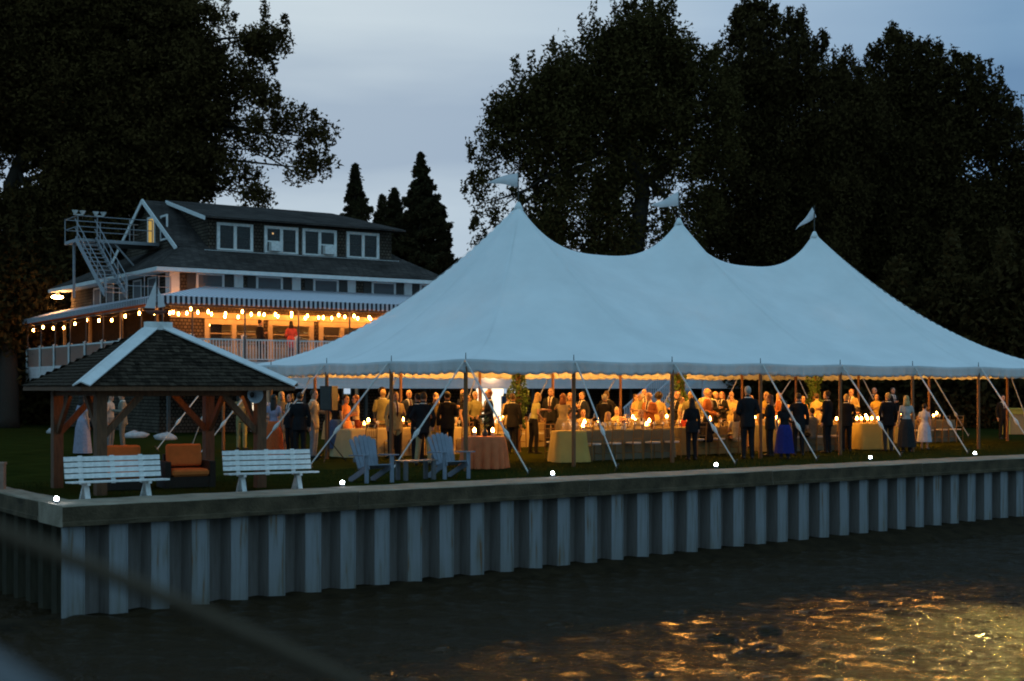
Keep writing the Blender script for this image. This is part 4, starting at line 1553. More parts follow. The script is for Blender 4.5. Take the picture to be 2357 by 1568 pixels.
for ti, (wds, s0, s1, t0, t1, clm, cn, cf) in enumerate(TB):
    cs_, ct = (s0 + s1) / 2, (t0 + t1) / 2
    c = TENT.w(cs_, ct)
    tb = thing('long_table', 'long banquet table under a cloth, the ' + wds, 'table', c, TENT.a, 'long banquet tables')
    MB().bb((-(s1 - s0) / 2 + .02, -(t1 - t0) / 2 + .02, TOP - .04), ((s1 - s0) / 2 - .02, (t1 - t0) / 2 - .02, TOP - .006)).build('tabletop', M_tablewood, tb)
    lm = MB().bb((-.03, -.03, -.02), (.03, .03, TOP - .04)).mesh('leg', M_tablewood)
    for x in (-1, 1):
        for y in (-1, 1):
            obj('leg', lm, tb, (x * ((s1 - s0) / 2 - .15), y * ((t1 - t0) / 2 - .12), 0))
    cl = drape(s1 - s0, t1 - t0, TOP, .10, .55, ti).build('tablecloth', clm, None, True, c, TENT.a)
    tag(cl, 'plain %s cloth hanging to the grass over the %s' % ('grey green' if clm is M_cloth_g else 'amber' if clm is M_cloth_d else 'cream', wds), 'tablecloth', 'cloths on the long tables')
    nch = int((s1 - s0) / .66)
    for side_, on in ((0, cn), (1, cf)):
        if not on:
            continue
        for k in range(nch):
            sx_ = s0 + (k + .5) * (s1 - s0) / nch
            ty = t0 - .30 if side_ == 0 else t1 + .32
            jit = random.uniform(-.12, .12)
            chair(TENT.w(sx_, ty, 0), TENT.a + (PI if side_ == 0 else 0) + jit, 'gilded chair on the %s side of %s, %s from left' % (('near', 'far')[side_], wds, ORD[k]))
    ncd = max(2, int((s1 - s0) / 1.25))
    for k in range(ncd):
        sx_ = s0 + (k + .5 + random.uniform(-.2, .2)) * (s1 - s0) / ncd
        for q in range(2):
            candle(TENT.w(sx_ + q * .13, ct + random.uniform(-.15, .15), TOP + .002 + (.09 if q else 0)), 'lit candle, %s of the %s pair from left on %s' % (('lower', 'taller')[q], ORD[k], wds))
    for k in range(nch):
        for q in (0, 1):
            for z in range(2 if ti in (0, 2, 3, 4) else 1):
                wineglass(TENT.w(s0 + (k + .3 + .4 * z) * (s1 - s0) / nch, ct + (q - .5) * (.52 + .1 * z), TOP + .002), 'clear wine glass, %s from left, %s edge of %s' % (ORD[min(24, k * 2 + z)], ('near', 'far')[q], wds))
    for k in range(max(1, ncd // 2)):
        sx_ = s0 + (k + .5) * (s1 - s0) / max(1, ncd // 2)
        t_ = thing('flower_posy', 'small posy of peach flowers in a bowl, %s from left on %s' % (ORD[k], wds), 'flowers', TENT.w(sx_ + .35, ct, TOP + .002), 0, 'flower posies on the tables')
        MB().lathe([(.05, 0), (.08, .05), (.075, .10)], n=9).build('bowl', M_plate, t_)
        rr = random.Random(k + ti * 10)
        lf, pe = MB(), MB()
        for q in range(16):
            a = rr.uniform(0, 6.28); r_ = rr.uniform(0, .13); z = .13 + rr.uniform(0, .13) - r_ * .4
            pe.ball((r_ * math.cos(a), r_ * math.sin(a), z), rr.uniform(.022, .038), 6)
        for q in range(22):
            a = rr.uniform(0, 6.28); r_ = rr.uniform(.05, .18); z = .11 + rr.uniform(0, .12)
            b0 = Vector((r_ * math.cos(a), r_ * math.sin(a), z)); dd = Vector((math.cos(a), math.sin(a), rr.uniform(-.3, .8))) * .06
            sd = Vector((-math.sin(a), math.cos(a), 0)) * .022
            lf.add([b0, b0 + dd * .5 + sd, b0 + dd, b0 + dd * .5 - sd], [(0, 1, 2, 3)])
        pe.build('blossom', M_petal, t_); lf.build('foliage', M_leafc, t_)

# yellow end cloth tables, round terracotta table
def small_table(name, wds, loc, rz, w_, d_, h_, clm, lbl, seed, flare=.12, folds=.6):
    tb = thing(name, wds, 'table', loc, rz)
    MB().bb((-w_ / 2 + .02, -d_ / 2 + .02, h_ - .04), (w_ / 2 - .02, d_ / 2 - .02, h_ - .006)).build('tabletop', M_tablewood, tb)
    lm = MB().bb((-.03, -.03, -.02), (.03, .03, h_ - .04)).mesh('leg', M_tablewood)
    for x in (-1, 1):
        for y in (-1, 1):
            obj('leg', lm, tb, (x * (w_ / 2 - .12), y * (d_ / 2 - .12), 0))
    tag(drape(w_, d_, h_, flare, folds, seed).build('tablecloth', clm, None, True, loc, rz), lbl, 'tablecloth')


p = G(1297, 1066)
small_table('serving_table', 'serving table at the left end of the nearest long table', p + Vector((.15, .4, 0)), TENT.a - R(28), .72, .8, .79, M_cloth_y, 'yellowish cloth with flared hem at the left end of the nearest long table', 31)
p = G(2003, 1036)
small_table('serving_table', 'serving table towards the right end of the tent', p + Vector((.1, .45, 0)), TENT.a - R(30), .92, .9, .80, M_cloth_y, 'bright yellow cloth on the serving table towards the right end', 32)
for k in range(5):
    candle(Vector((p.x - .3 + k * .16, p.y + .4 + .1 * (k % 2), .805)), 'lit candle, %s from the left on the bright yellow cloth' % ORD[k])
p = G(1113, 1082)
p.y += .5
t_ = thing('round_table', 'round table under the terracotta cloth beside the blue chairs', 'table', p)
MB().lathe([(.48, .70), (.48, .735)], n=20).build('tabletop', M_tablewood, t_)
MB().lathe([(.05, 0), (.05, .70)], n=8).build('pedestal', M_tablewood, t_)
vs, fs = [], []
n_ = 192
rows = [0, .05, .25, .55, .8, 1]
for q in rows:
    for k in range(n_):
        a = 2 * PI * k / n_
        f = 1.1 * abs(math.sin(a * 8 + .4)) ** .6 - .7 + .25 * math.sin(a * 5)
        r_ = .49 + .02 * min(1, q * 8) + q * (.03 + .13 * f)
        vs.append((r_ * math.cos(a), r_ * math.sin(a), .745 - q * .725))
for r_ in range(len(rows) - 1):
    for k in range(n_):
        k2 = (k + 1) % n_
        fs.append((r_ * n_ + k, (r_ + 1) * n_ + k, (r_ + 1) * n_ + k2, r_ * n_ + k2))
fs.append(tuple(range(n_)))
tag(MB().add(vs, fs).build('tablecloth', M_terra, None, True, p), 'pleated terracotta cloth on the round table beside the blue chairs', 'tablecloth')
t_ = thing('flower_vase', 'dark leafy plant in a vase on the terracotta table', 'vase', p + Vector((.02, 0, .747)))
MB().lathe([(.05, 0), (.075, .06), (.05, .14), (.055, .16)], n=10).build('vase', mat('dark_glass', (.05, .05, .04), .2), t_, True)
lf = MB()
rr = random.Random(5)
for q in range(60):
    a = rr.uniform(0, 6.28); r_ = rr.uniform(0, .12); z = .16 + rr.uniform(0, .26)
    b0 = Vector((r_ * math.cos(a), r_ * math.sin(a), z)); dd = Vector((math.cos(a), math.sin(a), rr.uniform(-.2, 1))) * .09
    sd = Vector((-math.sin(a), math.cos(a), 0)) * .025
    lf.add([b0, b0 + dd * .5 + sd, b0 + dd, b0 + dd * .5 - sd], [(0, 1, 2, 3)])
lf.build('foliage', M_leafc, t_)
for x, y, ww in ((.2, .1, 'right'), (-.22, .06, 'left')):
    candle(p + Vector((x, y, .747)), 'lit candle on the %s of the terracotta table' % ww)

# loudspeaker on its stand, bar counter at the right
p = G(757, 1062)
t_ = thing('speaker_stand', 'dark tripod stand under the loudspeaker at the tent end', 'stand', p)
MB().tube([(0, 0, .25), (0, 0, 1.30)], .02, 8).build('pole', M_black, t_)
for k in range(3):
    a = k * 2.09 + .4
    MB().tube([(0, 0, .55), (.45 * math.cos(a), .45 * math.sin(a), 0)], .014, 6).build('leg', M_black, t_)
sp = thing('loudspeaker', 'tall black loudspeaker on a stand beside the left tent pole', 'loudspeaker', p + Vector((0, 0, 1.30)), R(-20))
b0 = MB().bb((-.17, -.16, 0), (.17, .16, .62)).build('cabinet', M_black, sp)
MB().bb((-.15, -.175, .03), (.15, -.162, .59)).build('grille', M_dark, sp)
p = G(2312, 1000)
br = thing('bar_counter', 'yellow edged bar counter with woven panel at far right', 'bar', p, TENT.a - R(32))
M_bary = mat('yellow_bar_paint', (.60, .40, .05), .6, .15, 3)
MB().bb((-.05, -.05, .0), (.22, .4, 1.0)).build('side_post', M_bary, br)
MB().bb((.22, -.05, .82), (3.4, .4, 1.0)).build('top_rail', M_bary, br)
MB().bb((-.1, -.1, 1.0), (3.5, .6, 1.06)).build('counter_top', M_bary, br)
MB().bb((.22, .0, .0), (3.4, .05, .82)).build('front_panel', mat('woven_panel', (.45, .26, .10), .8, .3, 25, .4, 40), br)
MB().bb((3.4, -.05, 0), (3.6, .4, 1.0)).build('side_post', M_bary, br)
# ------------------------------------------------------------------ people
def remesh(mb, vox, name):
    me = bpy.data.meshes.new('tmp')
    me.from_pydata(mb.v, [], mb.f)
    o = bpy.data.objects.new('tmp', me)
    COL.objects.link(o)
    rm = o.modifiers.new('r', 'REMESH')
    rm.mode = 'VOXEL'; rm.voxel_size = vox
    sm = o.modifiers.new('s', 'SMOOTH'); sm.factor = .5; sm.iterations = 2
    dg = bpy.context.evaluated_depsgraph_get()
    out = bpy.data.meshes.new_from_object(o.evaluated_get(dg))
    bpy.data.objects.remove(o)
    bpy.data.meshes.remove(me)
    out.name = name
    return out


def capsule(mb, pts, rad, n=9):
    pts = [Vector(p) for p in pts]
    d0 = (pts[0] - pts[1]).normalized(); d1 = (pts[-1] - pts[-2]).normalized()
    q = [pts[0] + d0 * rad[0] * .8, pts[0] + d0 * rad[0] * .4] + pts + [pts[-1] + d1 * rad[-1] * .4, pts[-1] + d1 * rad[-1] * .8]
    r_ = [rad[0] * .4, rad[0] * .85] + list(rad) + [rad[-1] * .85, rad[-1] * .4]
    mb.tube(q, r_, n)


BODY = {}
ARMS = {   # elbow, wrist, fingertip direction for the figure's arm on side +1; y is forward when negative
    'down': ((.245, .04, 1.13), (.245, -.03, .88), (0, -.1, -1)),
    'hold': ((.255, .02, 1.15), (.13, -.25, 1.20), (-.5, -.7, .3)),
    'clasp': ((.26, .04, 1.14), (.07, -.25, 1.03), (-.9, -.4, -.1)),
    'reach': ((.27, -.20, 1.30), (.17, -.46, 1.36), (-.3, -1, 0)),
    'pocket': ((.30, .09, 1.15), (.22, -.05, .95), (-.2, -.3, -1)),
    'raise': ((.30, -.12, 1.30), (.20, -.22, 1.52), (-.2, -.3, 1)),
    'lap': ((.25, -.05, 1.14), (.12, -.34, 1.12), (-.3, -1, -.1)),
    'side': ((.34, .02, 1.20), (.46, -.12, 1.05), (.5, -.5, -.6)),
}


def body(sex, outfit, arm_l, arm_r, legs, lean=0.0, turn=0.0):
    key = (sex, outfit, arm_l, arm_r, legs, lean, turn)
    if key in BODY:
        return BODY[key]
    f = sex == 'f'
    k = .90 if f else 1.0
    sit = legs == 'sit'
    dz = -.46 if sit else 0
    mb = MB()
    segs = []          # (slot, a, b, r)

    def up(p):         # upper body transform: sit offset and lean about the hips
        p = Vector(p)
        p = Vector((p.x * (k if abs(p.x) > .1 else 1), p.y, p.z))
        q = Matrix.Rotation(lean, 3, 'X') @ (p - Vector((0, 0, .95)))
        return q + Vector((0, 0, .95 + dz))

    thick = .015 if outfit == 'suit' else 0.0
    torso = [(.84, .01, .13, .10), (.93, .01, .168, .12), (1.0, .005, .165, .115), (1.12, 0, .143 - (.012 if f else 0), .10), (1.24, -.005, .163, .115 + (.02 if f else 0)), (1.35, 0, .180, .112), (1.43, .005, .160, .085), (1.475, .01, .085, .065), (1.50, .01, .055, .055)]
    vs, fs = [], []
    n = 16
    for z, cy_, rx, ry in torso:
        for j in range(n):
            a = 2 * PI * j / n
            vs.append(up(((rx * k + thick) * math.cos(a) / k, cy_ + (ry * k + thick) * math.sin(a), z)))
    for i in range(len(torso) - 1):
        for j in range(n):
            j2 = (j + 1) % n
            fs.append((i * n + j, i * n + j2, (i + 1) * n + j2, (i + 1) * n + j))
    fs.append(tuple(range(n - 1, -1, -1))); fs.append(tuple((len(torso) - 1) * n + j for j in range(n)))
    mb.add(vs, fs)
    segs.append((1, up((0, 0, 1.05)), up((0, 0, 1.42)), .15))
    segs.append((1 if outfit in ('suit', 'dress', 'longdress') else 2, up((0, 0, .84)), up((0, 0, .98)), .14))
    if outfit == 'suit' and not sit:
        mb.rings([(0, .01, .77, .185, .14), (0, .01, .80, .19, .145), (0, .005, .95, .185, .138), (0, 0, 1.08, .165, .122)], 14)
        segs.append((1, Vector((0, 0, .77)), Vector((0, 0, 1.0)), .16))
    # head and neck
    hc = up((0, -.015, 1.625))
    tz = Matrix.Rotation(turn, 3, 'Z')

    def hd(x, y, z):
        return hc + tz @ Vector((x, y, z))
    capsule(mb, [up((0, .012, 1.44)), up((0, 0, 1.56))], [.056 * k + .004, .052 * k], 10)
    hv, hf = [], []
    prof = [(-.125, -.03, .022, .028), (-.108, -.028, .046, .054), (-.07, -.012, .062, .078), (-.02, 0, .071, .090), (.03, .004, .075, .096), (.07, .006, .070, .090), (.10, .008, .052, .068), (.118, .01, .022, .030)]
    for z, cy_, rx, ry in prof:
        for j in range(n):
            a = 2 * PI * j / n
            hv.append(hd(rx * math.cos(a), cy_ + ry * math.sin(a), z))
    for i in range(len(prof) - 1):
        for j in range(n):
            j2 = (j + 1) % n
            hf.append((i * n + j, i * n + j2, (i + 1) * n + j2, (i + 1) * n + j))
    hf.append(tuple(range(n - 1, -1, -1))); hf.append(tuple((len(prof) - 1) * n + j for j in range(n)))
    mb.add(hv, hf)
    capsule(mb, [hd(0, -.082, .022), hd(0, -.103, -.022)], [.010, .017], 7)
    for s_ in (-1, 1):
        capsule(mb, [hd(s_ * .074, .012, .015), hd(s_ * .074, .008, -.028)], [.016, .011], 6)
    segs.append((0, hd(0, 0, -.06), hd(0, 0, .06), .09))
    segs.append((0, up((0, .01, 1.50)), up((0, 0, 1.56)), .055))
    fing = MB()
    # arms
    bare = outfit in ('dress', 'longdress', 'blouse')
    for s_, nm in ((1, arm_l), (-1, arm_r)):
        e_, w_, fd = ARMS[nm]
        mir = lambda p: up((p[0] * s_, p[1], p[2]))
        sh_ = mir((.175, .01, 1.405)); el = mir(e_); wr = mir(w_)
        ra = (.050, .040, .031) if bare else (.060, .052, .043)
        ra = [r_ * (k if bare else k * 1.0) for r_ in ra]
        capsule(mb, [sh_, sh_.lerp(el, .5), el, el.lerp(wr, .5), wr], [ra[0], (ra[0] + ra[1]) / 2 + .003, ra[1], (ra[1] + ra[2]) / 2 + .003, ra[2]])
        segs.append((1, sh_, sh_.lerp(el, .45 if bare else 1.0), .05))
        segs.append((0 if bare else 1, sh_.lerp(el, .55 if bare else .9), el, .045))
        segs.append((0 if bare else 1, el, el.lerp(wr, .93), .045))
        fdv = (Matrix.Rotation(lean, 3, 'X') @ Vector((fd[0] * s_, fd[1], fd[2]))).normalized()
        palm = wr + fdv * .085
        capsule(mb, [wr, wr + fdv * .05, palm], [.028 * k, .036 * k, .034 * k], 8)
        segs.append((0, wr + fdv * .02, palm, .03))
        sd = fdv.cross(Vector((0, 1, .2)))
        if sd.length < .2:
            sd = fdv.cross(Vector((1, 0, 0)))
        sd.normalize()
        nn = fdv.cross(sd)
        for q, ln in enumerate((.058, .072, .068, .050)):
            b0 = palm + sd * (.027 - .018 * q)
            c1 = b0 + fdv * ln * .55 + nn * .004
            c2 = c1 + (fdv * .8 + nn * .6).normalized() * ln * .5
            fing.tube([b0, c1, c2], [.0095, .0085, .006], 5)
        b0 = wr + fdv * .035 + sd * .03
        fing.tube([b0, b0 + (fdv * .6 + sd * .7) * .035, b0 + (fdv + sd * .5 + nn * .4) * .055], [.012, .010, .007], 5)
    # legs
    for s_ in (-1, 1):
        if sit:
            hip, kn, an = Vector((s_ * .09, 0, .51)), Vector((s_ * .11, -.44, .50)), Vector((s_ * .11, -.40, .09))
        elif legs == 'walk':
            hip = Vector((s_ * .088, 0, .90)); kn, an = (Vector((s_ * .09, -.17, .50)), Vector((s_ * .09, -.20, .09))) if s_ > 0 else (Vector((s_ * .09, .06, .48)), Vector((s_ * .09, .32, .15)))
        elif legs == 'apart':
            hip, kn, an = Vector((s_ * .09, 0, .90)), Vector((s_ * .135, -.02, .49)), Vector((s_ * .17, .02, .09))
        else:
            hip, kn, an = Vector((s_ * .088, 0, .90)), Vector((s_ * .095, -.015, .49)), Vector((s_ * .10, .02, .09))
        cl_ = outfit in ('suit', 'shirt', 'blouse')
        r_ = (.092, .068, .055) if cl_ else (.082, .052, .038)
        r_ = [x * (.94 if f else 1) for x in r_]
        capsule(mb, [hip, hip.lerp(kn, .5), kn, kn.lerp(an, .35), an], [r_[0], r_[0] * .92, r_[1], r_[1] * .98, r_[2]], 10)
        segs.append((2 if cl_ else 0, hip, kn, .08)); segs.append((2 if cl_ else 0, kn, kn.lerp(an, .93), .06))
        toe = an + Vector((s_ * .03, -.17, -.052))
        capsule(mb, [an + Vector((0, .035, -.045)), an + Vector((s_ * .01, -.06, -.035)), toe], [.042, .044, .034], 8)
        segs.append((3, an + Vector((0, .03, -.05)), toe, .045))
    me = remesh(mb, .0165, 'person')
    nv = len(me.vertices)
    nf = len(me.polygons)
    co = np.empty(nv * 3, np.float32); me.vertices.foreach_get('co', co); co = co.reshape(-1, 3)
    ce = np.empty(nf * 3, np.float32); me.polygons.foreach_get('center', ce); ce = ce.reshape(-1, 3)
    best = np.full(nf, 9e9); slot = np.zeros(nf, np.int32)
    for sl, a, b_, r_ in segs:
        a = np.array(a); d = np.array(b_) - a
        tq = np.clip(((ce - a) @ d) / max(d @ d, 1e-9), 0, 1)
        dist = np.linalg.norm(ce - (a + tq[:, None] * d), axis=1) - r_
        m_ = dist < best
        best[m_] = dist[m_]; slot[m_] = sl
    # shirt front, eyes, mouth
    inv = Matrix.Rotation(-lean, 3, 'X')
    iv = np.array(inv)
    loc = (ce - np.array([0, 0, .95 + dz])) @ iv.T + np.array([0, 0, .95])
    if outfit == 'suit':
        vee = (loc[:, 1] < -.05) & (loc[:, 2] > 1.10) & (loc[:, 2] < 1.50) & (np.abs(loc[:, 0]) < .012 + .16 * (loc[:, 2] - 1.10))
        slot[vee & (slot == 1)] = 4
        col_ = (loc[:, 2] > 1.476) & (loc[:, 2] < 1.497)
        slot[col_ & (slot == 1)] = 4
        tie = vee & (np.abs(loc[:, 0]) < .022) & (slot == 4)
        slot[tie] = 5
    ti_ = np.array(Matrix.Rotation(-turn, 3, 'Z'))
    hl_ = (ce - np.array(hc)) @ ti_.T
    eye = (hl_[:, 1] < -.06) & (np.abs(np.abs(hl_[:, 0]) - .032) < .013) & (np.abs(hl_[:, 2] - .014) < .011)
    slot[eye] = 6
    mouth = (hl_[:, 1] < -.05) & (np.abs(hl_[:, 0]) < .024) & (np.abs(hl_[:, 2] + .066) < .010)
    slot[mouth] = 7
    # fingers joined onto the same mesh
    fv = np.array([tuple(v) for v in fing.v], np.float32)
    bm = bmesh.new()
    bm.from_mesh(me)
    for fc, sl in zip(bm.faces, slot):
        fc.material_index = int(sl); fc.smooth = True
    nvs = [bm.verts.new(v) for v in fv]
    for q in fing.f:
        fc = bm.faces.new([nvs[i] for i in q]); fc.material_index = 0; fc.smooth = True
    me.materials.clear()
    for _ in range(8):
        me.materials.append(None)
    bm.to_mesh(me)
    bm.free()
    BODY[key] = (me, tuple(hc), turn, dz, lean)
    return BODY[key]


def cm_(rgb, rough=.8):
    return mat('cloth_%d_%d_%d' % tuple(int(c * 100) for c in rgb), rgb, .95, .18, 14, spec=.04)


SKIN = mat('skin', (.46, .26, .17), .55, .1, 9)
SKIN2 = mat('deep_skin', (.16, .08, .045), .55, .1, 9)
EYEM = mat('eye', (.03, .02, .015), .3, .1)
LIP = mat('lips', (.30, .11, .09), .5, .1)
SHOE = mat('shoe_leather', (.015, .012, .01), .4, .2)
HAIRC = {'dark': (.02, .013, .008), 'brown': (.07, .04, .02), 'blond': (.48, .33, .13), 'grey': (.42, .40, .36), 'white': (.62, .60, .55), 'red': (.20, .07, .03)}
HAIRM = {k: mat('hair_' + k, c, .6, .4, 30, .6, 60, stretch=(1, 1, .3)) for k, c in HAIRC.items()}
HAIR = {}


def hair_mesh(style):
    if style in HAIR:
        return HAIR[style]
    mb = MB()
    if style == 'short':
        mb.ball((0, .024, .036), (.081, .092, .098), 14)
    elif style == 'bald':
        mb.rings([(0, .045, -.05, .066, .055), (0, .045, -.02, .078, .062), (0, .045, .025, .080, .064), (0, .05, .05, .070, .055)], 14)
    elif style == 'bun':
        mb.ball((0, .024, .034), (.082, .094, .10), 14); mb.ball((0, .125, .03), (.045, .04, .045), 10)
    elif style == 'afro':
        mb.ball((0, .03, .055), (.125, .125, .125), 14)
    else:
        ln = .42 if style == 'long' else .20
        mb.ball((0, .026, .034), (.086, .096, .100), 14)
        mb.rings([(0, .075, -ln, .085, .035), (0, .07, -ln + .05, .105, .05), (0, .06, -ln * .5, .10, .058), (0, .045, -.04, .088, .066), (0, .03, .04, .084, .07)], 14)
    rr = random.Random(style)
    mb.v = [(x * (1 + rr.uniform(-.05, .05)), y * (1 + rr.uniform(-.04, .04)), z + rr.uniform(-.006, .006)) for x, y, z in mb.v]
    me = mb.mesh('hair', HAIRM['dark'], True)
    HAIR[style] = me
    return me


SK = {}


def skirt_mesh(ln, sit, flare):
    key = (ln, sit, flare)
    if key in SK:
        return SK[key]
    mb = MB()
    n = 40
    vs, fs = [], []
    rows = 9
    for r_ in range(rows):
        q = r_ / (rows - 1)
        for k in range(n):
            a = 2 * PI * k / n
            fold = q * flare * (.35 * math.sin(a * 9) + .2 * math.sin(a * 5 + 1)) * .35
            rx = .150 + .045 * min(1, q * 4) + flare * q + fold
            ry = .110 + .045 * min(1, q * 4) + flare * .8 * q + fold
            if sit:
                ang = min(1.0, q * 1.6)
                y = -.48 * ang; z = .60 - .06 * ang - max(0, q - .62) * (ln - .35) / .38
                vs.append((rx * .98 * math.cos(a), y + .02 + (.10 + .02 * q) * math.sin(a) * (1 if q > .6 else 1), z + .10 * math.sin(a) * (1 - abs(2 * q - 1)) * 1.0))
            else:
                vs.append((rx * math.cos(a), .005 + ry * math.sin(a), 1.03 - ln * q))
    for r_ in range(rows - 1):
        for k in range(n):
            k2 = (k + 1) % n
            fs.append((r_ * n + k, (r_ + 1) * n + k, (r_ + 1) * n + k2, r_ * n + k2))
    fs.append(tuple(range(n)))
    mb.add(vs, fs)
    SK[key] = mb.mesh('skirt', SHOE, True)
    return SK[key]


def person(loc, face, label, sex='m', outfit='suit', arms=('down', 'down'), legs='stand', top=(.02, .02, .022), bottom=None, hair='dark', style='short', lean=0.0, turn=0.0,
           h=None, shirt=(.70, .66, .58), tie=(.06, .02, .03), skin=SKIN, skirt=None, skirtcol=None, shoes=None):
    """face: heading in degrees, 0 looks at the camera, 90 looks to the right, 180 shows the back"""
    me, hc, tr_, dz, ln = body(sex, outfit, arms[0], arms[1], legs, lean, turn)
    bottom = bottom or top
    sc = (h or (1.78 if sex == 'm' else 1.66)) / 1.755
    o = obj('person', me, None, loc, R(face))
    o.scale = (sc, sc, sc)
    ms_ = [skin, cm_(top), cm_(bottom), SHOE if shoes is None else cm_(shoes), cm_(shirt), cm_(tie), EYEM, LIP]
    for sl, m_ in zip(o.material_slots, ms_):
        sl.link = 'OBJECT'
        sl.material = m_
    if style != 'none':
        hr = obj('hair', hair_mesh(style), o, hc)
        hr.rotation_euler = (ln * .6, 0, tr_)
        hr.material_slots[0].link = 'OBJECT'; hr.material_slots[0].material = HAIRM[hair]
    if outfit in ('dress', 'longdress') or skirt:
        L_ = skirt or (.62 if outfit == 'dress' else .98)
        s_ = obj('skirt', skirt_mesh(L_, legs == 'sit', .08 if L_ < .8 else .10), o)
        s_.material_slots[0].link = 'OBJECT'; s_.material_slots[0].material = cm_(skirtcol or bottom)
    tag(o, label, 'person')
    return o


BLK = (.018, .018, .02)
NAVY = (.02, .025, .045)
TAN = (.46, .36, .20)
OLIVE = (.27, .25, .12)
GREY = (.20, .20, .20)
KHAKI = (.33, .27, .14)
WHT = (.66, .62, .54)


def ST(px, py=None, s=None):     # feet on the ground at photo pixel
    return G(px, py)


# left group, outside and under the tent end
person(ST(606, 1052), 205, 'person in a grey blue shirt half behind the right gazebo post', outfit='shirt', top=(.26, .29, .38), bottom=GREY)
person(ST(631, 1057), 172, 'woman with long dark hair in lavender top and long rust red skirt, seen from behind', 'f', 'blouse', ('clasp', 'down'), top=(.30, .27, .36), bottom=(.05, .03, .03), style='long', skirt=.98, skirtcol=(.52, .10, .03), h=1.70)
person(ST(648, 1046), 20, 'blonde woman with a raised hand facing the camera at the left end of the crowd', 'f', 'dress', ('raise', 'down'), top=(.20, .16, .10), hair='blond', style='bob', h=1.78)
person(ST(668, 1049), -40, 'smiling person in dark clothes beside the blonde woman', 'f', 'suit', ('hold', 'down'), top=BLK, style='bob', h=1.72)
person(ST(690, 1060), 188, 'man in a black suit seen from behind beside the tent rope', 'm', 'suit', ('hold', 'down'), top=BLK, h=1.76)
person(ST(722, 1056), 78, 'man in a pale tan jacket and grey trousers facing right by the tent pole', 'm', 'suit', ('hold', 'pocket'), top=(.36, .31, .22), bottom=(.25, .26, .29), hair='brown', h=1.83)
person(ST(773, 1052), 150, 'person in black jacket and blue denim skirt beside the loudspeaker', 'f', 'blouse', top=BLK, bottom=BLK, style='short', skirt=.80, skirtcol=(.06, .11, .22), h=1.74)
person(ST(796, 1050), 60, 'woman in an orange floral dress with dark bun', 'f', 'dress', ('hold', 'hold'), top=(.60, .24, .10), style='bun', h=1.68)
person(ST(819, 1047), -75, 'woman in a cream jacket and dark red skirt facing left', 'f', 'blouse', ('hold', 'down'), top=(.55, .42, .24), bottom=(.05, .02, .02), hair='red', style='bob', skirt=.66, skirtcol=(.13, .03, .02), h=1.68)
person(ST(880, 1030), 170, 'tall person with a round afro seen from behind beside the amber pole', 'm', 'suit', top=(.05, .06, .09), style='afro', h=1.86)
person(ST(941, 1040), 30, 'person holding a drink up in dark clothes left of the two black jackets', 'm', 'suit', ('raise', 'down'), top=NAVY, shirt=(.3, .32, .4), style='bald', h=1.82)
person(ST(962, 1066), 190, 'man in black jacket and black trousers seen from behind', 'm', 'suit', ('hold', 'down'), top=BLK, h=1.74, turn=.4)
person(ST(975, 1072), 165, 'man in black jacket and khaki trousers seen from behind, legs apart', 'm', 'suit', ('pocket', 'pocket'), 'apart', top=BLK, bottom=KHAKI, hair='brown', h=1.77)
person(ST(1003, 1052), 10, 'man in a black suit facing the camera between two dark figures', 'm', 'suit', ('clasp', 'clasp'), top=BLK, shirt=(.2, .2, .2), h=1.76)
person(ST(1030, 1056), 185, 'person in a long black coat just left of the corner pole', 'm', 'suit', ('down', 'hold'), top=BLK, h=1.78)
person(ST(1080, 1036), -35, 'woman with long hair in a dark coat right of the corner pole', 'f', 'suit', ('clasp', 'down'), top=BLK, shirt=(.5, .2, .08), hair='brown', style='long', h=1.66)
person(ST(1122, 1012), 70, 'person in a tan shirt in front of the bright doorway', 'm', 'shirt', ('clasp', 'down'), top=TAN, bottom=KHAKI, skin=SKIN2, style='short', h=1.72)
person(ST(1228, 1046), 120, 'woman with tousled blonde hair in olive top and black trousers leaning over a table', 'f', 'blouse', ('reach', 'clasp'), 'apart', top=(.42, .40, .16), bottom=BLK, hair='blond', style='bob', lean=.22, h=1.76)
person(ST(1268, 1030), -20, 'tall dark suited man facing the hugging woman', 'm', 'suit', top=BLK, h=1.88)
person(ST(1296, 1044), 175, 'woman in a grey patterned dress hugging someone', 'f', 'dress', ('reach', 'reach'), top=(.34, .28, .18), bottom=(.24, .21, .16), hair='red', style='bob', h=1.72)
person(ST(1312, 1036), 10, 'brown haired woman embraced by the one in the grey dress', 'f', 'dress', ('reach', 'reach'), top=(.30, .18, .08), hair='brown', style='bob', h=1.74)
person(ST(1340, 1034), -50, 'man in a dark suit just right of the second front pole', 'm', 'suit', ('down', 'hold'), top=NAVY, hair='brown', h=1.76)
person(ST(1483, 1020), 5, 'man in a pale tan suit and dark tie facing the camera', 'm', 'suit', ('clasp', 'down'), top=(.56, .44, .20), h=1.86, style='bald', hair='brown')
person(ST(1463, 1017), 50, 'brown haired woman beside the man in the tan suit', 'f', 'dress', top=(.45, .30, .12), hair='brown', style='bob')
person(ST(1516, 1034), 178, 'dark haired woman in a mustard jacket seen from behind', 'f', 'suit', ('clasp', 'clasp'), top=(.44, .34, .13), bottom=BLK, style='afro', h=1.72)
person(ST(1560, 1036), -70, 'red faced man in a dark suit at the pole before the seam', 'm', 'suit', ('hold', 'down'), top=BLK, style='bald', h=1.78)
person(ST(1590, 1040), 165, 'blond man in an olive jacket seen from behind', 'm', 'suit', top=OLIVE, hair='blond', h=1.78)
person(ST(1625, 1022), 0, 'bald person in a cream shirt facing the camera', 'm', 'shirt', ('hold', 'down'), top=(.60, .48, .22), bottom=KHAKI, style='none', h=1.86)
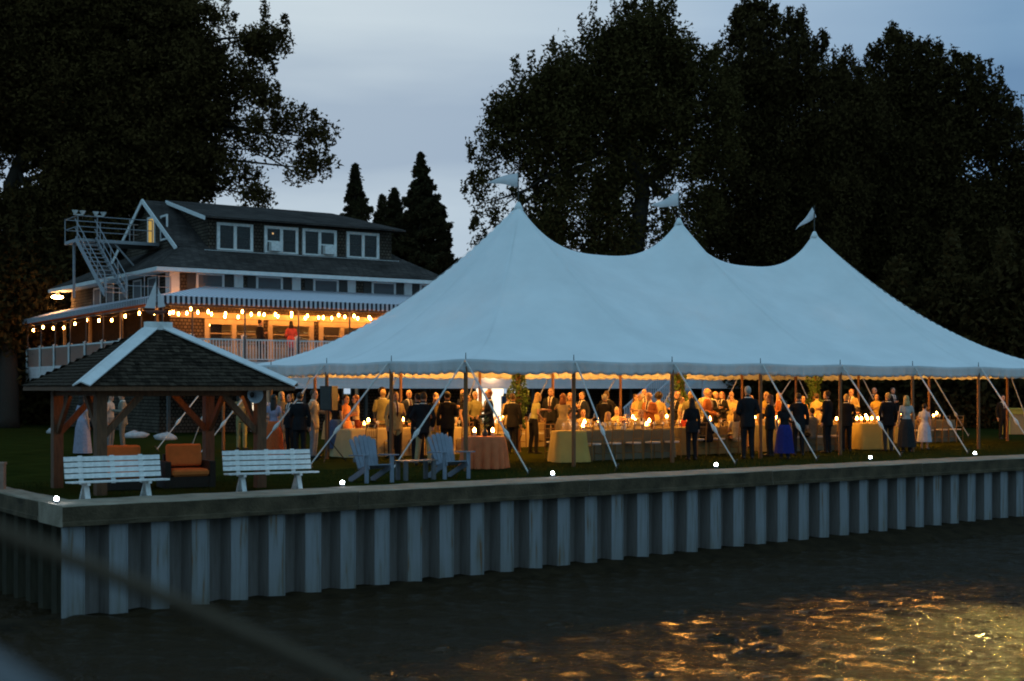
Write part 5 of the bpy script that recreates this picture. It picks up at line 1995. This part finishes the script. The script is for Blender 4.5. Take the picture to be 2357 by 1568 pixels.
person(ST(1647, 1024), 40, 'person leaning close to the brown haired one', 'm', 'suit', ('down', 'hold'), top=BLK, hair='blond', h=1.76)
person(ST(1661, 1022), -40, 'brown haired person with face turned to the neighbour', 'f', 'suit', ('clasp', 'down'), top=BLK, hair='red', style='bob', h=1.76)
person(ST(1684, 1018), -10, 'woman in a pale yellow top holding a candlelit drink', 'f', 'dress', ('hold', 'hold'), top=(.60, .48, .20), hair='brown', style='bun', h=1.62)
person(ST(1721, 1058), 185, 'large grey haired man in a black suit seen from behind', 'm', 'suit', ('clasp', 'clasp'), top=BLK, hair='grey', h=1.92)
person(ST(1772, 1052), 238, 'woman in a dark jacket turned away to the left', 'f', 'suit', ('hold', 'down'), top=BLK, hair='red', style='bob', h=1.70)
person(ST(1806, 1058), 160, 'person in a black top and long dark blue skirt at the tent rope', 'f', 'blouse', ('down', 'hold'), top=BLK, bottom=NAVY, style='bob', skirt=.84, skirtcol=(.025, .03, .16), h=1.55)
person(ST(1848, 1022), 20, 'woman in an orange sleeveless dress talking behind the candles', 'f', 'dress', ('hold', 'hold'), top=(.55, .27, .09), hair='brown', style='bob', h=1.62)
person(ST(1880, 1022), 170, 'person in a bright yellow shirt seen from behind', 'f', 'dress', top=(.62, .50, .17), hair='brown', style='bun', h=1.70)
person(ST(1904, 1044), 230, 'man in a black suit in front of the yellow shirt', 'm', 'suit', ('down', 'hold'), top=BLK, hair='brown', h=1.80)
person(ST(1948, 1040), 178, 'grey haired man in a black suit behind the fourth front pole', 'm', 'suit', ('clasp', 'clasp'), top=BLK, hair='blond', h=1.70)
person(ST(2012, 1002), 40, 'tall man in a dark suit facing right at the back', 'm', 'suit', ('hold', 'down'), top=BLK, style='bald', hair='brown', h=1.90)
person(ST(2055, 1000), 25, 'tall man looking down beside the grey haired man at the back', 'm', 'suit', ('down', 'hold'), top=BLK, hair='brown', h=1.90)
person(ST(2044, 1040), 190, 'grey haired man in a dark suit seen from behind near the yellow cloth', 'm', 'suit', ('pocket', 'down'), top=BLK, bottom=(.05, .05, .05), hair='blond', h=1.74)
person(ST(2086, 1042), 178, 'woman with long fair hair in grey blouse and long black skirt, seen from behind', 'f', 'blouse', top=(.42, .40, .37), bottom=BLK, hair='blond', style='bob', skirt=.86, skirtcol=(.03, .03, .03), h=1.66)
person(ST(2128, 1036), 150, 'short dark haired girl in a pale blue dress', 'f', 'dress', ('clasp', 'down'), top=(.50, .52, .60), style='bun', skirt=.72, skirtcol=(.50, .52, .60), h=1.40)
person(ST(2308, 1012), 15, 'person with an orange lit face behind the yellow bar', 'm', 'suit', top=BLK, h=1.62)
# gazebo and porch
person(ST(190, 1047), 150, 'woman in a pale lavender dress standing behind the gazebo braces', 'f', 'longdress', ('clasp', 'down'), top=(.38, .36, .45), bottom=(.30, .28, .34), style='bob', h=1.70)
person(ST(212, 1043), 200, 'person in black standing next to the lavender dress', 'm', 'suit', ('pocket', 'down'), top=BLK, h=1.76)
person(ST(254, 1035), 80, 'person in a pale shirt half hidden by the left gazebo post', 'm', 'shirt', ('hold', 'down'), top=(.48, .40, .33), bottom=GREY, h=1.72)
person(ST(282, 1037), -80, 'man in a grey suit under the gazebo roof', 'm', 'suit', ('hold', 'down'), top=(.20, .18, .14), bottom=(.17, .15, .12), h=1.76)
person(ST(556, 1036), 170, 'person in khaki clothes behind the horn at the right gazebo brace', 'm', 'shirt', ('clasp', 'down'), top=KHAKI, bottom=OLIVE, h=1.76)
hz_ = Vector((0, 0, HZ))
person(HOUSE.w(4.75, 1.6) + hz_, 130, 'dark figure standing on the porch before the first lit window', 'm', 'suit', ('hold', 'down'), top=BLK)
person(HOUSE.w(6.3, 1.9) + hz_, 190, 'person in a pinkish red coat on the porch at the second lit window', 'f', 'suit', ('clasp', 'clasp'), top=(.55, .10, .09), bottom=(.10, .03, .03), hair='dark', style='bob', h=1.78)
person(HOUSE.w(9.0, 4.6) + hz_, 40, 'diner in a tan shirt inside the third lit window', 'm', 'shirt', ('hold', 'down'), top=TAN)
person(HOUSE.w(29.0, 1.0) + hz_, 200, 'person in a pale blue shirt up on the deck behind the tent', 'm', 'shirt', ('hold', 'down'), top=(.42, .44, .58), bottom=NAVY)

person(ST(1392, 1044), 170, 'man in a black suit with grey hair standing before the nearest long table', 'm', 'suit', ('clasp', 'clasp'), top=BLK, hair='grey', h=1.70)
person(ST(1592, 1060), 195, 'woman in black with dark bob standing just right of the seam pole', 'f', 'suit', ('hold', 'down'), top=BLK, style='bob', h=1.62)
person(ST(1838, 1050), 175, 'man in black jacket seen from behind, right of the blue skirt', 'm', 'suit', ('pocket', 'down'), top=BLK, hair='brown', h=1.74)
person(ST(905, 1056), 200, 'woman in black with long brown hair right of the blue chair back', 'f', 'suit', ('clasp', 'down'), top=BLK, hair='brown', style='long', h=1.68)
person(ST(1180, 1046), 160, 'man in black suit seen from behind beside the first vine', 'm', 'suit', ('hold', 'down'), top=BLK, hair='brown', h=1.72)

# guests standing about between the tables
FILL = [(1.3, 5.2, 'table behind blue chairs', 'before'), (2.6, 5.6, 'table behind blue chairs', 'before'), (4.2, 5.0, 'table behind blue chairs', 'before'), (5.2, 8.2, 'terracotta cloth', 'well behind'), (6.3, 8.6, 'first vine', 'behind'), (7.4, 8.3, 'first vine', 'behind'),
        (9.4, 4.2, 'nearest long table', 'behind'), (10.6, 4.3, 'nearest long table', 'behind'), (11.6, 4.1, 'nearest long table', 'beyond the end of'), (13.6, 4.6, 'second nearest long table', 'behind'), (14.8, 4.9, 'second nearest long table', 'behind'), (16.6, 5.1, 'second nearest long table', 'behind'),
        (13.9, 7.9, 'second peak', 'under'), (12.4, 8.3, 'second vine', 'behind'), (10.9, 8.0, 'long middle table', 'behind'), (9.2, 7.9, 'long middle table', 'behind'), (17.2, 8.9, 'table by right vine', 'behind'), (19.4, 8.8, 'table by right vine', 'behind'), (21.0, 6.6, 'table near the bar', 'behind'), (22.4, 6.9, 'table near the bar', 'behind'),
        (15.6, 11.6, 'far back table', 'behind'), (17.3, 11.4, 'far back table', 'behind'), (7.9, 11.8, 'table behind terracotta cloth', 'behind'), (9.9, 11.9, 'table behind terracotta cloth', 'behind'), (3.2, 9.0, 'left serving guests', 'beyond'), (1.6, 9.6, 'tall loudspeaker', 'far beyond')]
FC = [('tan', (.46, .34, .15)), ('cream', (.60, .48, .24)), ('black', BLK), ('mustard', (.45, .31, .08)), ('rust', (.40, .14, .05)), ('olive', OLIVE), ('dark navy', NAVY)]
FH = ['brown', 'dark', 'blond', 'grey', 'red']
rf_ = random.Random(19)
POOL = [('m', 'suit', ('hold', 'down')), ('f', 'dress', ('hold', 'hold')), ('m', 'suit', ('clasp', 'clasp')), ('f', 'dress', ('clasp', 'down')), ('m', 'shirt', ('hold', 'down')), ('f', 'suit', ('clasp', 'down'))]
for k, (s_, t_, tb_, rel) in enumerate(FILL):
    sx_, of, ar = POOL[k % 6]
    cw, cc = FC[(k * 3 + k // 7) % 7]
    hw_ = FH[(k * 2 + k // 5) % 5]
    person(TENT.w(s_ + rf_.uniform(-.2, .2), t_ + rf_.uniform(-.15, .15)), rf_.choice([0, 30, -40, 80, -80, 150, 190, 60]), '%s-haired %s in %s %s standing %s the %s' % (hw_, 'man' if sx_ == 'm' else 'woman', cw, 'dress' if of == 'dress' else 'jacket' if of == 'suit' else 'shirt', rel, tb_),
           sx_, of, ar, 'stand', top=cc, bottom=BLK if of != 'dress' else cc, hair=hw_, style=rf_.choice(['short', 'bald']) if sx_ == 'm' else rf_.choice(['bob', 'bun', 'long']), h=rf_.uniform(1.72, 1.86) if sx_ == 'm' else rf_.uniform(1.6, 1.74))

# seated guests
SEATS = [
    (5.4, 3.07, 0, 'm', 'suit', TAN, 'dark', 'short'), (6.7, 3.07, 0, 'f', 'dress', (.55, .40, .15), 'blond', 'bob'), (7.9, 3.07, 0, 'm', 'suit', (.50, .40, .18), 'grey', 'bald'),
    (9.3, 3.82, 0, 'f', 'dress', (.46, .33, .14), 'brown', 'bun'), (10.2, 3.82, 0, 'f', 'dress', (.60, .09, .04), 'white', 'bob'), (9.6, 2.2, 180, 'f', 'suit', BLK, 'dark', 'bob'), (10.7, 2.2, 180, 'f', 'dress', (.46, .40, .26), 'brown', 'bob'),
    (12.7, 1.9, 180, 'f', 'dress', (.34, .33, .34), 'grey', 'bob'), (13.5, 1.9, 180, 'm', 'suit', (.17, .16, .13), 'dark', 'short'), (13.3, 3.52, 0, 'f', 'dress', (.50, .34, .14), 'blond', 'bob'),
    (14.6, 3.52, 0, 'm', 'suit', BLK, 'grey', 'short'), (16.6, 4.22, 0, 'm', 'suit', TAN, 'brown', 'short'), (16.4, 2.6, 180, 'm', 'suit', BLK, 'dark', 'short'), (17.4, 4.22, 0, 'f', 'dress', (.45, .30, .10), 'brown', 'long'), (9.0, 10.62, 0, 'm', 'shirt', (.62, .50, .26), 'dark', 'short'),
    (7.0, 10.62, 0, 'f', 'dress', (.30, .18, .08), 'dark', 'bob'), (10.6, 10.62, 0, 'm', 'suit', BLK, 'brown', 'short'), (8.8, 6.72, 0, 'f', 'dress', (.56, .42, .18), 'brown', 'bob'),
    (10.1, 6.72, 0, 'm', 'shirt', (.60, .50, .26), 'grey', 'short'), (11.5, 6.72, 0, 'f', 'dress', (.52, .28, .12), 'blond', 'bob'), (12.7, 6.72, 0, 'm', 'suit', TAN, 'brown', 'bald'),
    (16.1, 7.72, 0, 'f', 'dress', (.55, .42, .16), 'blond', 'bob'), (17.4, 7.72, 0, 'f', 'dress', (.40, .22, .09), 'dark', 'long'), (18.8, 7.72, 0, 'm', 'shirt', (.62, .52, .26), 'grey', 'short'),
    (21.4, 3.9, 180, 'f', 'dress', (.42, .35, .22), 'brown', 'bun'), (22.6, 5.5, 0, 'm', 'suit', BLK, 'brown', 'short'), (1.4, 7.92, 0, 'f', 'dress', (.26, .15, .08), 'dark', 'bob'), (3.6, 7.92, 0, 'm', 'suit', BLK, 'grey', 'short'),
]
colw = lambda c: 'black' if max(c) < .05 else 'red' if c[0] > 4 * c[1] else 'orange' if c[0] > 1.7 * c[1] and c[0] > .45 else 'dark brown' if c[0] < .32 and c[2] < .12 and c[0] > 1.5 * c[1] else 'grey' if abs(c[0] - c[2]) < .05 else 'tan' if c[0] < .53 else 'cream yellow'
for k, (s_, t_, fc, sx_, of, c_, hr, sty) in enumerate(SEATS):
    tbl = min(TB, key=lambda q: abs((q[3] + q[4]) / 2 - t_) + max(0, q[1] - s_, s_ - q[2]))[0]
    near = 'near' if fc else 'far'
    kk = sorted([q[0] for q in SEATS if abs(q[1] - t_) < .01]).index(s_)
    arm = random.choice([('lap', 'lap'), ('lap', 'hold'), ('hold', 'lap')])
    person(TENT.w(s_, t_), fc + math.degrees(TENT.a) * .6 + random.uniform(-15, 15),
           'seated %s-haired %s in %s, %s on %s side of %s' % (hr, 'man' if sx_ == 'm' else 'woman', colw(c_), ORD[kk], near, tbl),
           sx_, of, arm, 'sit', top=c_, bottom=BLK if of != 'dress' else c_, hair=hr, style=sty, lean=random.choice([0.0, .12]), turn=random.choice([-.4, 0, .35]), h=1.76 if sx_ == 'm' else 1.68)
# ------------------------------------------------------------------ trees
def foliage(tag_, col, col2, tr=0.12):
    return mat(tag_, col, 0.9, .5, .5, col2=col2, trans=tr, spec=.02)


M_leafA = foliage('maple_leaf', (.072, .046, .015), (.055, .036, .012))
M_leafB = foliage('oak_leaf', (.07, .049, .015), (.052, .037, .012))
M_leafC = foliage('dark_leaf', (.06, .039, .013), (.046, .031, .011))
M_needle = foliage('needle', (.06, .046, .02), (.042, .034, .015), .1)
M_bark = mat('bark', (.035, .026, .018), .95, .4, 5, .8, 14, stretch=(4, 4, .6))


def leafmesh(name, cen, size, m_, seed, up=0.0, asp=0.62):
    """kite shaped leaves at the points cen, turned every way (up > 0 draws them upright)"""
    r_ = np.random.default_rng(seed)
    n = len(cen)
    a = r_.normal(size=(n, 3)); a[:, 2] += up * np.sign(r_.uniform(-.15, 1, n))
    a /= np.linalg.norm(a, axis=1)[:, None]
    b_ = np.cross(a, r_.normal(size=(n, 3))); b_ /= np.linalg.norm(b_, axis=1)[:, None] + 1e-9
    s_ = size * r_.uniform(.55, 1.3, n)[:, None]
    co = np.empty((n, 3, 3))
    co[:, 0] = cen - a * s_ * .5 + b_ * s_ * asp * .22
    co[:, 1] = cen + a * s_ * .65
    co[:, 2] = cen - a * s_ * .35 - b_ * s_ * asp * .85
    me = bpy.data.meshes.new(name)
    fastmesh(me, co.reshape(-1, 3), np.arange(n * 3).reshape(-1, 3))
    me.materials.append(m_)
    return me


def tree(name, label, base, trunk, lobes, Y, dens, leaf, m_, seed, clus=0.8, per=34, up=0.0, depth=.8, group=None, limbs=26, trunk_r=.45, flat=.75, shoots=0):
    """lobes: (px, py, radius px, density) of the crown as measured on the photograph, set at depth Y with real thickness"""
    r_ = np.random.default_rng(seed)
    b0 = Vector(base)
    root = thing(name, label, 'tree', b0, 0, group)
    ctr, cl = [], []
    for px, py, rp_, dn in lobes:
        c = np.array(P(px, py, Y)); rad = rp_ / FOC * Y
        dpt = rad * depth
        ctr.append((c, rad))
        vol = (rad / clus) ** 2 * (1 + dpt / clus * .55)
        k = max(3, int(dens * dn * dn * vol * 6.5))
        d = r_.normal(size=(k, 3)); d /= np.linalg.norm(d, axis=1)[:, None]
        rr_ = r_.uniform(.25, 1, k)[:, None] ** .55
        off = d * rr_ * np.array([rad - clus * .8, dpt, rad - clus * .8])
        off[:, 1] += r_.normal(0, .6, k)
        cl.append(c + off)
    # upright leading shoots along the top of the crown
    for c, rad in ctr if shoots else ():
        for _ in range(shoots):
            a_ = r_.uniform(-1, 1)
            q_ = c + np.array([a_ * rad * .9, r_.normal(0, .4), math.sqrt(1 - a_ * a_ * .8) * rad * .95])
            hs_ = r_.uniform(.15, .75)
            for f_ in np.arange(0, 1, .22):
                cl.append((q_ + np.array([0, 0, f_ * hs_ * 1.5]))[None, :])
    nshoot = sum(1 for x in cl if len(x) == 1)
    cl = np.concatenate(cl)
    k = len(cl)
    sz = clus * r_.uniform(.55, 1.25, k)
    if nshoot:
        sz[-nshoot:] = clus * r_.uniform(.22, .36, nshoot)
    # each cluster: a flattened spray of leaves
    pts = []
    nper = (per * (sz / clus) ** 2).astype(int) + 6
    idx = np.repeat(np.arange(k), nper)
    n = len(idx)
    d = r_.normal(size=(n, 3)); d /= np.linalg.norm(d, axis=1)[:, None]
    rad = r_.uniform(0, 1, n)[:, None] ** .45
    tilt = r_.normal(0, .3, size=(k, 2))
    off = d * rad * sz[idx][:, None]
    off[:, 2] *= flat if up == 0 else 1.35
    off[:, 2] += off[:, 0] * tilt[idx, 0] + off[:, 1] * tilt[idx, 1]
    cen = cl[idx] + off - np.array(b0)
    obj('crown', leafmesh('crown', cen, leaf, m_, seed + 1, up), root)
    # trunk and limbs
    tb = MB()
    tp = [Vector(p) - b0 for p in trunk]
    tb.tube(tp, [trunk_r * (1 - .55 * i / max(1, len(tp) - 1)) for i in range(len(tp))], 9)
    rr = random.Random(seed)
    for q in range(limbs):
        c, rad_ = ctr[q % len(ctr)]
        e_ = Vector(c) - b0 + Vector((rr.uniform(-.5, .5), rr.uniform(-.4, .4), rr.uniform(-.3, .6))) * rad_
        f = rr.uniform(.45, 1)
        i = min(len(tp) - 2, int(f * (len(tp) - 1)))
        s_ = tp[i].lerp(tp[i + 1], f * (len(tp) - 1) - i)
        m1 = s_.lerp(e_, .35) + Vector((rr.uniform(-.4, .4), rr.uniform(-.4, .4), rr.uniform(-.2, .7)))
        m2 = s_.lerp(e_, .7) + Vector((rr.uniform(-.4, .4), rr.uniform(-.4, .4), rr.uniform(-.2, .6)))
        tb.tube([s_, m1, m2, e_], [trunk_r * .33, trunk_r * .24, trunk_r * .14, .03], 6)
        for j in range(4):
            o = m2.lerp(e_, rr.uniform(0, .9))
            tb.tube([o, o + Vector((rr.uniform(-1, 1), rr.uniform(-1, 1), rr.uniform(-.6, .9))) * rad_ * .28], [.05, .015], 5)
    tb.build('trunk', M_bark, root, True)
    return root


# big maple on the left, behind the clubhouse
lobL = [(-40, 120, 230, 1), (110, 60, 200, 1), (250, 60, 190, 1), (390, 40, 115, 1), (180, 230, 190, 1), (320, 200, 170, 1), (440, 140, 110, 1), (450, 225, 125, .9), (0, 260, 150, .9), (590, 100, 62, .9),
        (640, 92, 38, .9), (555, 185, 75, .7), (605, 222, 60, .7), (665, 270, 50, .7), (722, 300, 36, .8), (745, 322, 22, .8), (575, 300, 70, .6), (640, 345, 55, .5), (715, 368, 40, .8), (740, 385, 20, .8), (700, 405, 34, .6),
        (460, 360, 100, .75), (540, 400, 70, .55), (590, 450, 45, .8), (360, 340, 150, 1), (250, 380, 150, 1), (140, 360, 100, .8), (330, 450, 110, .9), (450, 440, 90, .8), (200, 480, 130, .9), (70, 520, 130, 1), (200, 590, 110, 1), (90, 640, 120, 1), (290, 560, 90, 1), (490, 25, 38, .8), (520, 60, 25, .5)]
tree('maple_tree', 'huge dark maple spreading over the clubhouse roof at upper left', G(20, 985), [G(20, 985), P(18, 700, 74), P(22, 430, 74), P(90, 260, 74), P(240, 150, 74)], lobL, 74, 1.0, .22, M_leafA, 11, clus=.9, per=80, group=None, limbs=34, trunk_r=.5, shoots=2)
# oak behind the first two tent peaks
lobA = [(1490, 70, 66, 1), (1455, 95, 75, 1), (1540, 62, 40, .6), (1530, 120, 75, 1), (1400, 125, 80, 1), (1310, 180, 82, 1), (1235, 222, 75, 1), (1170, 260, 72, 1), (1570, 180, 80, 1), (1430, 220, 130, 1), (1310, 290, 110, 1), (1220, 320, 90, .8), (1540, 270, 110, .9),
        (1140, 330, 52, .7), (1125, 395, 55, .55), (1105, 460, 40, .6), (1150, 480, 50, .5), (1250, 400, 90, .55), (1370, 390, 110, .6), (1470, 380, 100, .7), (1570, 370, 90, .7), (1320, 490, 120, .8), (1430, 500, 90, .7), (1240, 530, 80, .8), (1530, 500, 60, .5), (1120, 560, 50, .6), (1610, 470, 70, .8), (1640, 170, 42, .9), (1655, 240, 70, 1), (1650, 340, 80, .8), (1560, 590, 90, 1), (1400, 600, 90, 1)]
tree('oak_tree', 'broad dark oak behind the first and second tent peaks', P(1452, 965, 72), [P(1452, 965, 72), P(1460, 600, 72), P(1480, 440, 72), P(1430, 300, 72), P(1460, 150, 72)], lobA, 72, .85, .21, M_leafB, 21, clus=.8, per=72, limbs=34, trunk_r=.55, up=.35, shoots=4)
lobB = [(1735, 85, 52, 1), (1712, 60, 26, .8), (1758, 48, 26, .8), (1735, 40, 18, .7), (1690, 90, 34, .9), (1785, 85, 36, .9), (1830, 110, 40, .9), (1842, 75, 20, .7), (1870, 130, 34, .9), (1700, 180, 75, 1), (1790, 190, 95, 1), (1885, 200, 70, 1), (1935, 195, 45, .9), (1700, 300, 95, .75), (1800, 320, 120, .75), (1900, 320, 100, .9), (1680, 420, 90, .75), (1790, 450, 120, .9), (1900, 450, 120, 1), (1660, 530, 90, .9), (1780, 570, 110, 1), (1880, 580, 120, 1), (1970, 300, 80, 1), (1955, 215, 50, 1), (1985, 250, 55, 1)]
tree('poplar_tree', 'tall dark tree with upright spiky top behind the second peak', P(1780, 960, 80), [P(1780, 960, 80), P(1785, 500, 80), P(1775, 250, 80), P(1755, 90, 80)], lobB, 80, .9, .23, M_leafC, 31, clus=.8, per=72, up=.9, limbs=26, trunk_r=.5, shoots=6)
lobC = [(2062, 140, 42, 1), (2058, 105, 18, .7), (2022, 160, 34, .9), (2100, 150, 40, .9), (2130, 140, 26, .8), (2165, 165, 42, .9), (2200, 190, 45, .9), (2240, 195, 42, .9), (2275, 235, 42, .9), (2300, 270, 45, .9), (2325, 300, 36, .9), (2010, 230, 75, 1), (2110, 230, 90, 1), (2200, 270, 90, 1), (2040, 340, 120, 1), (2150, 360, 95, .9), (2270, 330, 75, .9), (2340, 360, 50, .8), (2120, 470, 140, 1), (2000, 480, 120, 1), (2240, 470, 90, 1), (2330, 450, 90, 1), (2060, 600, 140, 1), (2200, 590, 140, 1), (2330, 590, 140, 1), (2440, 420, 110, 1), (2460, 560, 120, 1)]
tree('beech_tree', 'wide rounded dark tree filling the upper right', P(2170, 955, 86), [P(2170, 955, 86), P(2160, 600, 86), P(2130, 400, 86), P(2080, 220, 86)], lobC, 86, .8, .26, M_leafC, 41, clus=.9, per=72, up=.7, limbs=26, trunk_r=.6, shoots=6)


def conifer(label, px, py, Y, wpx, base_py, seed):
    r_ = np.random.default_rng(seed)
    apex = P(px, py, Y)
    b0 = Vector((apex.x, Y, 0))
    h_ = apex.z
    wid = wpx / FOC * Y
    lowz = max(0.5, P(px, base_py, Y).z - 1.0)
    root = thing('spruce_tree', label, 'tree', b0, 0, 'dark spruces behind the clubhouse')
    MB().tube([(0, 0, -.1), (0, 0, h_ * .6), (0, 0, h_)], [.28, .16, .02], 8).build('trunk', M_bark, root)
    pts = []
    br = MB()
    z = h_ - .1
    while z > lowz:
        q = (h_ - z) / (h_ - lowz)
        rad = wid * (q ** 1.0) * r_.uniform(.75, 1.12) + .04
        nb = int(5 + 5 * q)
        for k in range(nb):
            a = r_.uniform(0, 6.28)
            L_ = rad * r_.uniform(.5, 1.15)
            nn_ = int(7 + 250 * L_)
            tq = r_.uniform(.05, 1, nn_) ** .7
            wv = .10 + .20 * (1 - tq) * L_ * .5
            s_ = r_.normal(0, 1, nn_) * wv
            x = tq * L_ * math.cos(a) - s_ * math.sin(a)
            y = tq * L_ * math.sin(a) + s_ * math.cos(a)
            zz = z - .22 * L_ * tq + .16 * L_ * tq ** 3 - np.abs(s_) * .5 - r_.uniform(0, .3, nn_) * min(1, L_)
            pts.append(np.stack([x, y, zz], -1))
        z -= r_.uniform(.16, .34) * (.5 + q)
    obj('crown', leafmesh('crown', np.concatenate(pts), .21, M_needle, seed, 0, .4), root)


conifer('slim dark spruce just right of the maple edge above the clubhouse roof', 817, 374, 76, 100, 620, 1)
conifer('short dark spruce peeping between the slim one and the tall one', 908, 430, 80, 115, 640, 2)
conifer('tall dark spruce rising right of the clubhouse', 968, 348, 78, 165, 680, 3)
conifer('stubby dark spruce at the end of the clubhouse roof', 880, 446, 77, 85, 640, 4)
conifer('low dark spruce leaning against the tall one', 1018, 470, 79, 80, 680, 5)


def bank(name, x0, x1, Y0, Y1, hts, seed, n=26000, m_=None):
    r_ = np.random.default_rng(seed)
    q = r_.uniform(0, 1, n)
    px = x0 + (x1 - x0) * q
    Y = Y0 + (Y1 - Y0) * q + r_.normal(0, 1.0, n)
    hh = np.interp(q, np.linspace(0, 1, len(hts)), hts) * (1 + .16 * np.sin(q * 43 + 1) + .10 * np.sin(q * 97))
    z = hh * r_.uniform(0, 1, n) ** .8
    cen = np.stack([(px - CX) / FOC * Y, Y, z], -1)
    cen += r_.normal(0, .15, cen.shape)
    o = obj(name, leafmesh(name, cen, .30, m_ or M_leafC, seed))
    tag(o, kind='stuff')


bank('hedge', 1640, 2560, 72, 62, [3.5, 5, 6.5, 7.5, 7.5, 7.5], 51, 80000)
bank('hedge', -160, 420, 84, 88, [8.5, 9.5, 9, 8, 7], 52, 44000)
bank('undergrowth', 1560, 2500, 88, 84, [8, 10, 11, 11, 10], 53, 60000)
bank('undergrowth', -160, 150, 70, 72, [10.5, 10.5, 9.5, 8.5], 54, 44000)

# leafy vines wound round the three centre poles
for i, p_ in enumerate(PK):
    r_ = np.random.default_rng(70 + i)
    n = 900
    z = r_.uniform(.75, 2.95, n)
    rad = .10 + .17 * r_.uniform(0, 1, n) ** .6 * (1 + .5 * np.sin(z * 5 + i))
    a = r_.uniform(0, 6.28, n)
    cen = np.stack([rad * np.cos(a), rad * np.sin(a), z], -1)
    t_ = thing('climbing_vine', 'green leafy vine wound round the tent pole under the %s peak' % ('first', 'second', 'third')[i], 'vine', TENT.w(p_, SWD / 2), 0, 'vines on the centre poles')
    obj('foliage', leafmesh('foliage', cen, .12, mat('vine_leaf', (.07, .13, .03), .6, .4, 5, trans=.25), 80 + i), t_)
    st = MB()
    for q in range(2):
        st.tube([((.10) * math.cos(k * .7 + q * 3), .10 * math.sin(k * .7 + q * 3), .02 + k * .12) for k in range(25)], .012, 5)
    st.build('stem', M_bark, t_)

# ------------------------------------------------------------------ foreground: slack line and pale dock edge, close to the lens and out of focus
rope = MB()
pts = []
for k in range(15):
    q = k / 14
    px = -150 + 1100 * q
    py = 1172 + (1640 - 1172) * (q ** 1.02) - 18 * math.sin(PI * q)
    pts.append(P(px, py, 1.9 + .5 * q))
rope.tube(pts, .013, 8)
tag(rope.build('mooring_rope', mat('pale_line', (.11, .08, .055), .95, .2, 60, spec=.02), None, True), 'blurred mooring rope slanting across the lower left foreground', 'rope')
dk_ = thing('dock_rail', 'blurred pale dock rail in the bottom left corner', 'rail', P(-110, 1530, 1.5))
a, b_ = Vector((0, 0, 0)), P(120, 1700, 1.3) - P(-110, 1530, 1.5)
MB().tube([a - (b_ - a) * .5, a, a.lerp(b_, .5), b_, b_ + (b_ - a)], .04, 10).build('rail', mat('dull_rail', (.13, .125, .125), .9, .1, 5, spec=.05), dk_, True)

# dock lamp standing just past the right edge of the view; its light glitters on the water
lp = Vector((12.6, 31.6, 0))
lt = thing('lamp_post', 'lamp post on the lawn at the seawall past the right edge', 'lamp post', lp, 0)
MB().tube([(0, 0, -.1), (0, 0, 3.6)], .05, 8).build('pole', M_dark, lt)
dirv = (Vector((4.7, 15.2, -1.55)) - (lp + Vector((0, 0, 3.6)))).normalized()
MB().tube([(0, 0, 3.55), tuple(Vector((0, 0, 3.62)) + dirv * .25)], [.06, .16], 10).build('lamp_head', M_dark, lt)
sd = bpy.data.lights.new('dock_light', 'SPOT')
sd.energy = 12000
sd.color = (1.0, .70, .18)
sd.spot_size = R(20)
sd.spot_blend = .5
sd.shadow_soft_size = .12
so = bpy.data.objects.new('dock_light', sd)
COL.objects.link(so)
so.location = lp + Vector((0, 0, 3.62)) + dirv * .3
so.rotation_euler = dirv.to_track_quat('-Z', 'Y').to_euler()
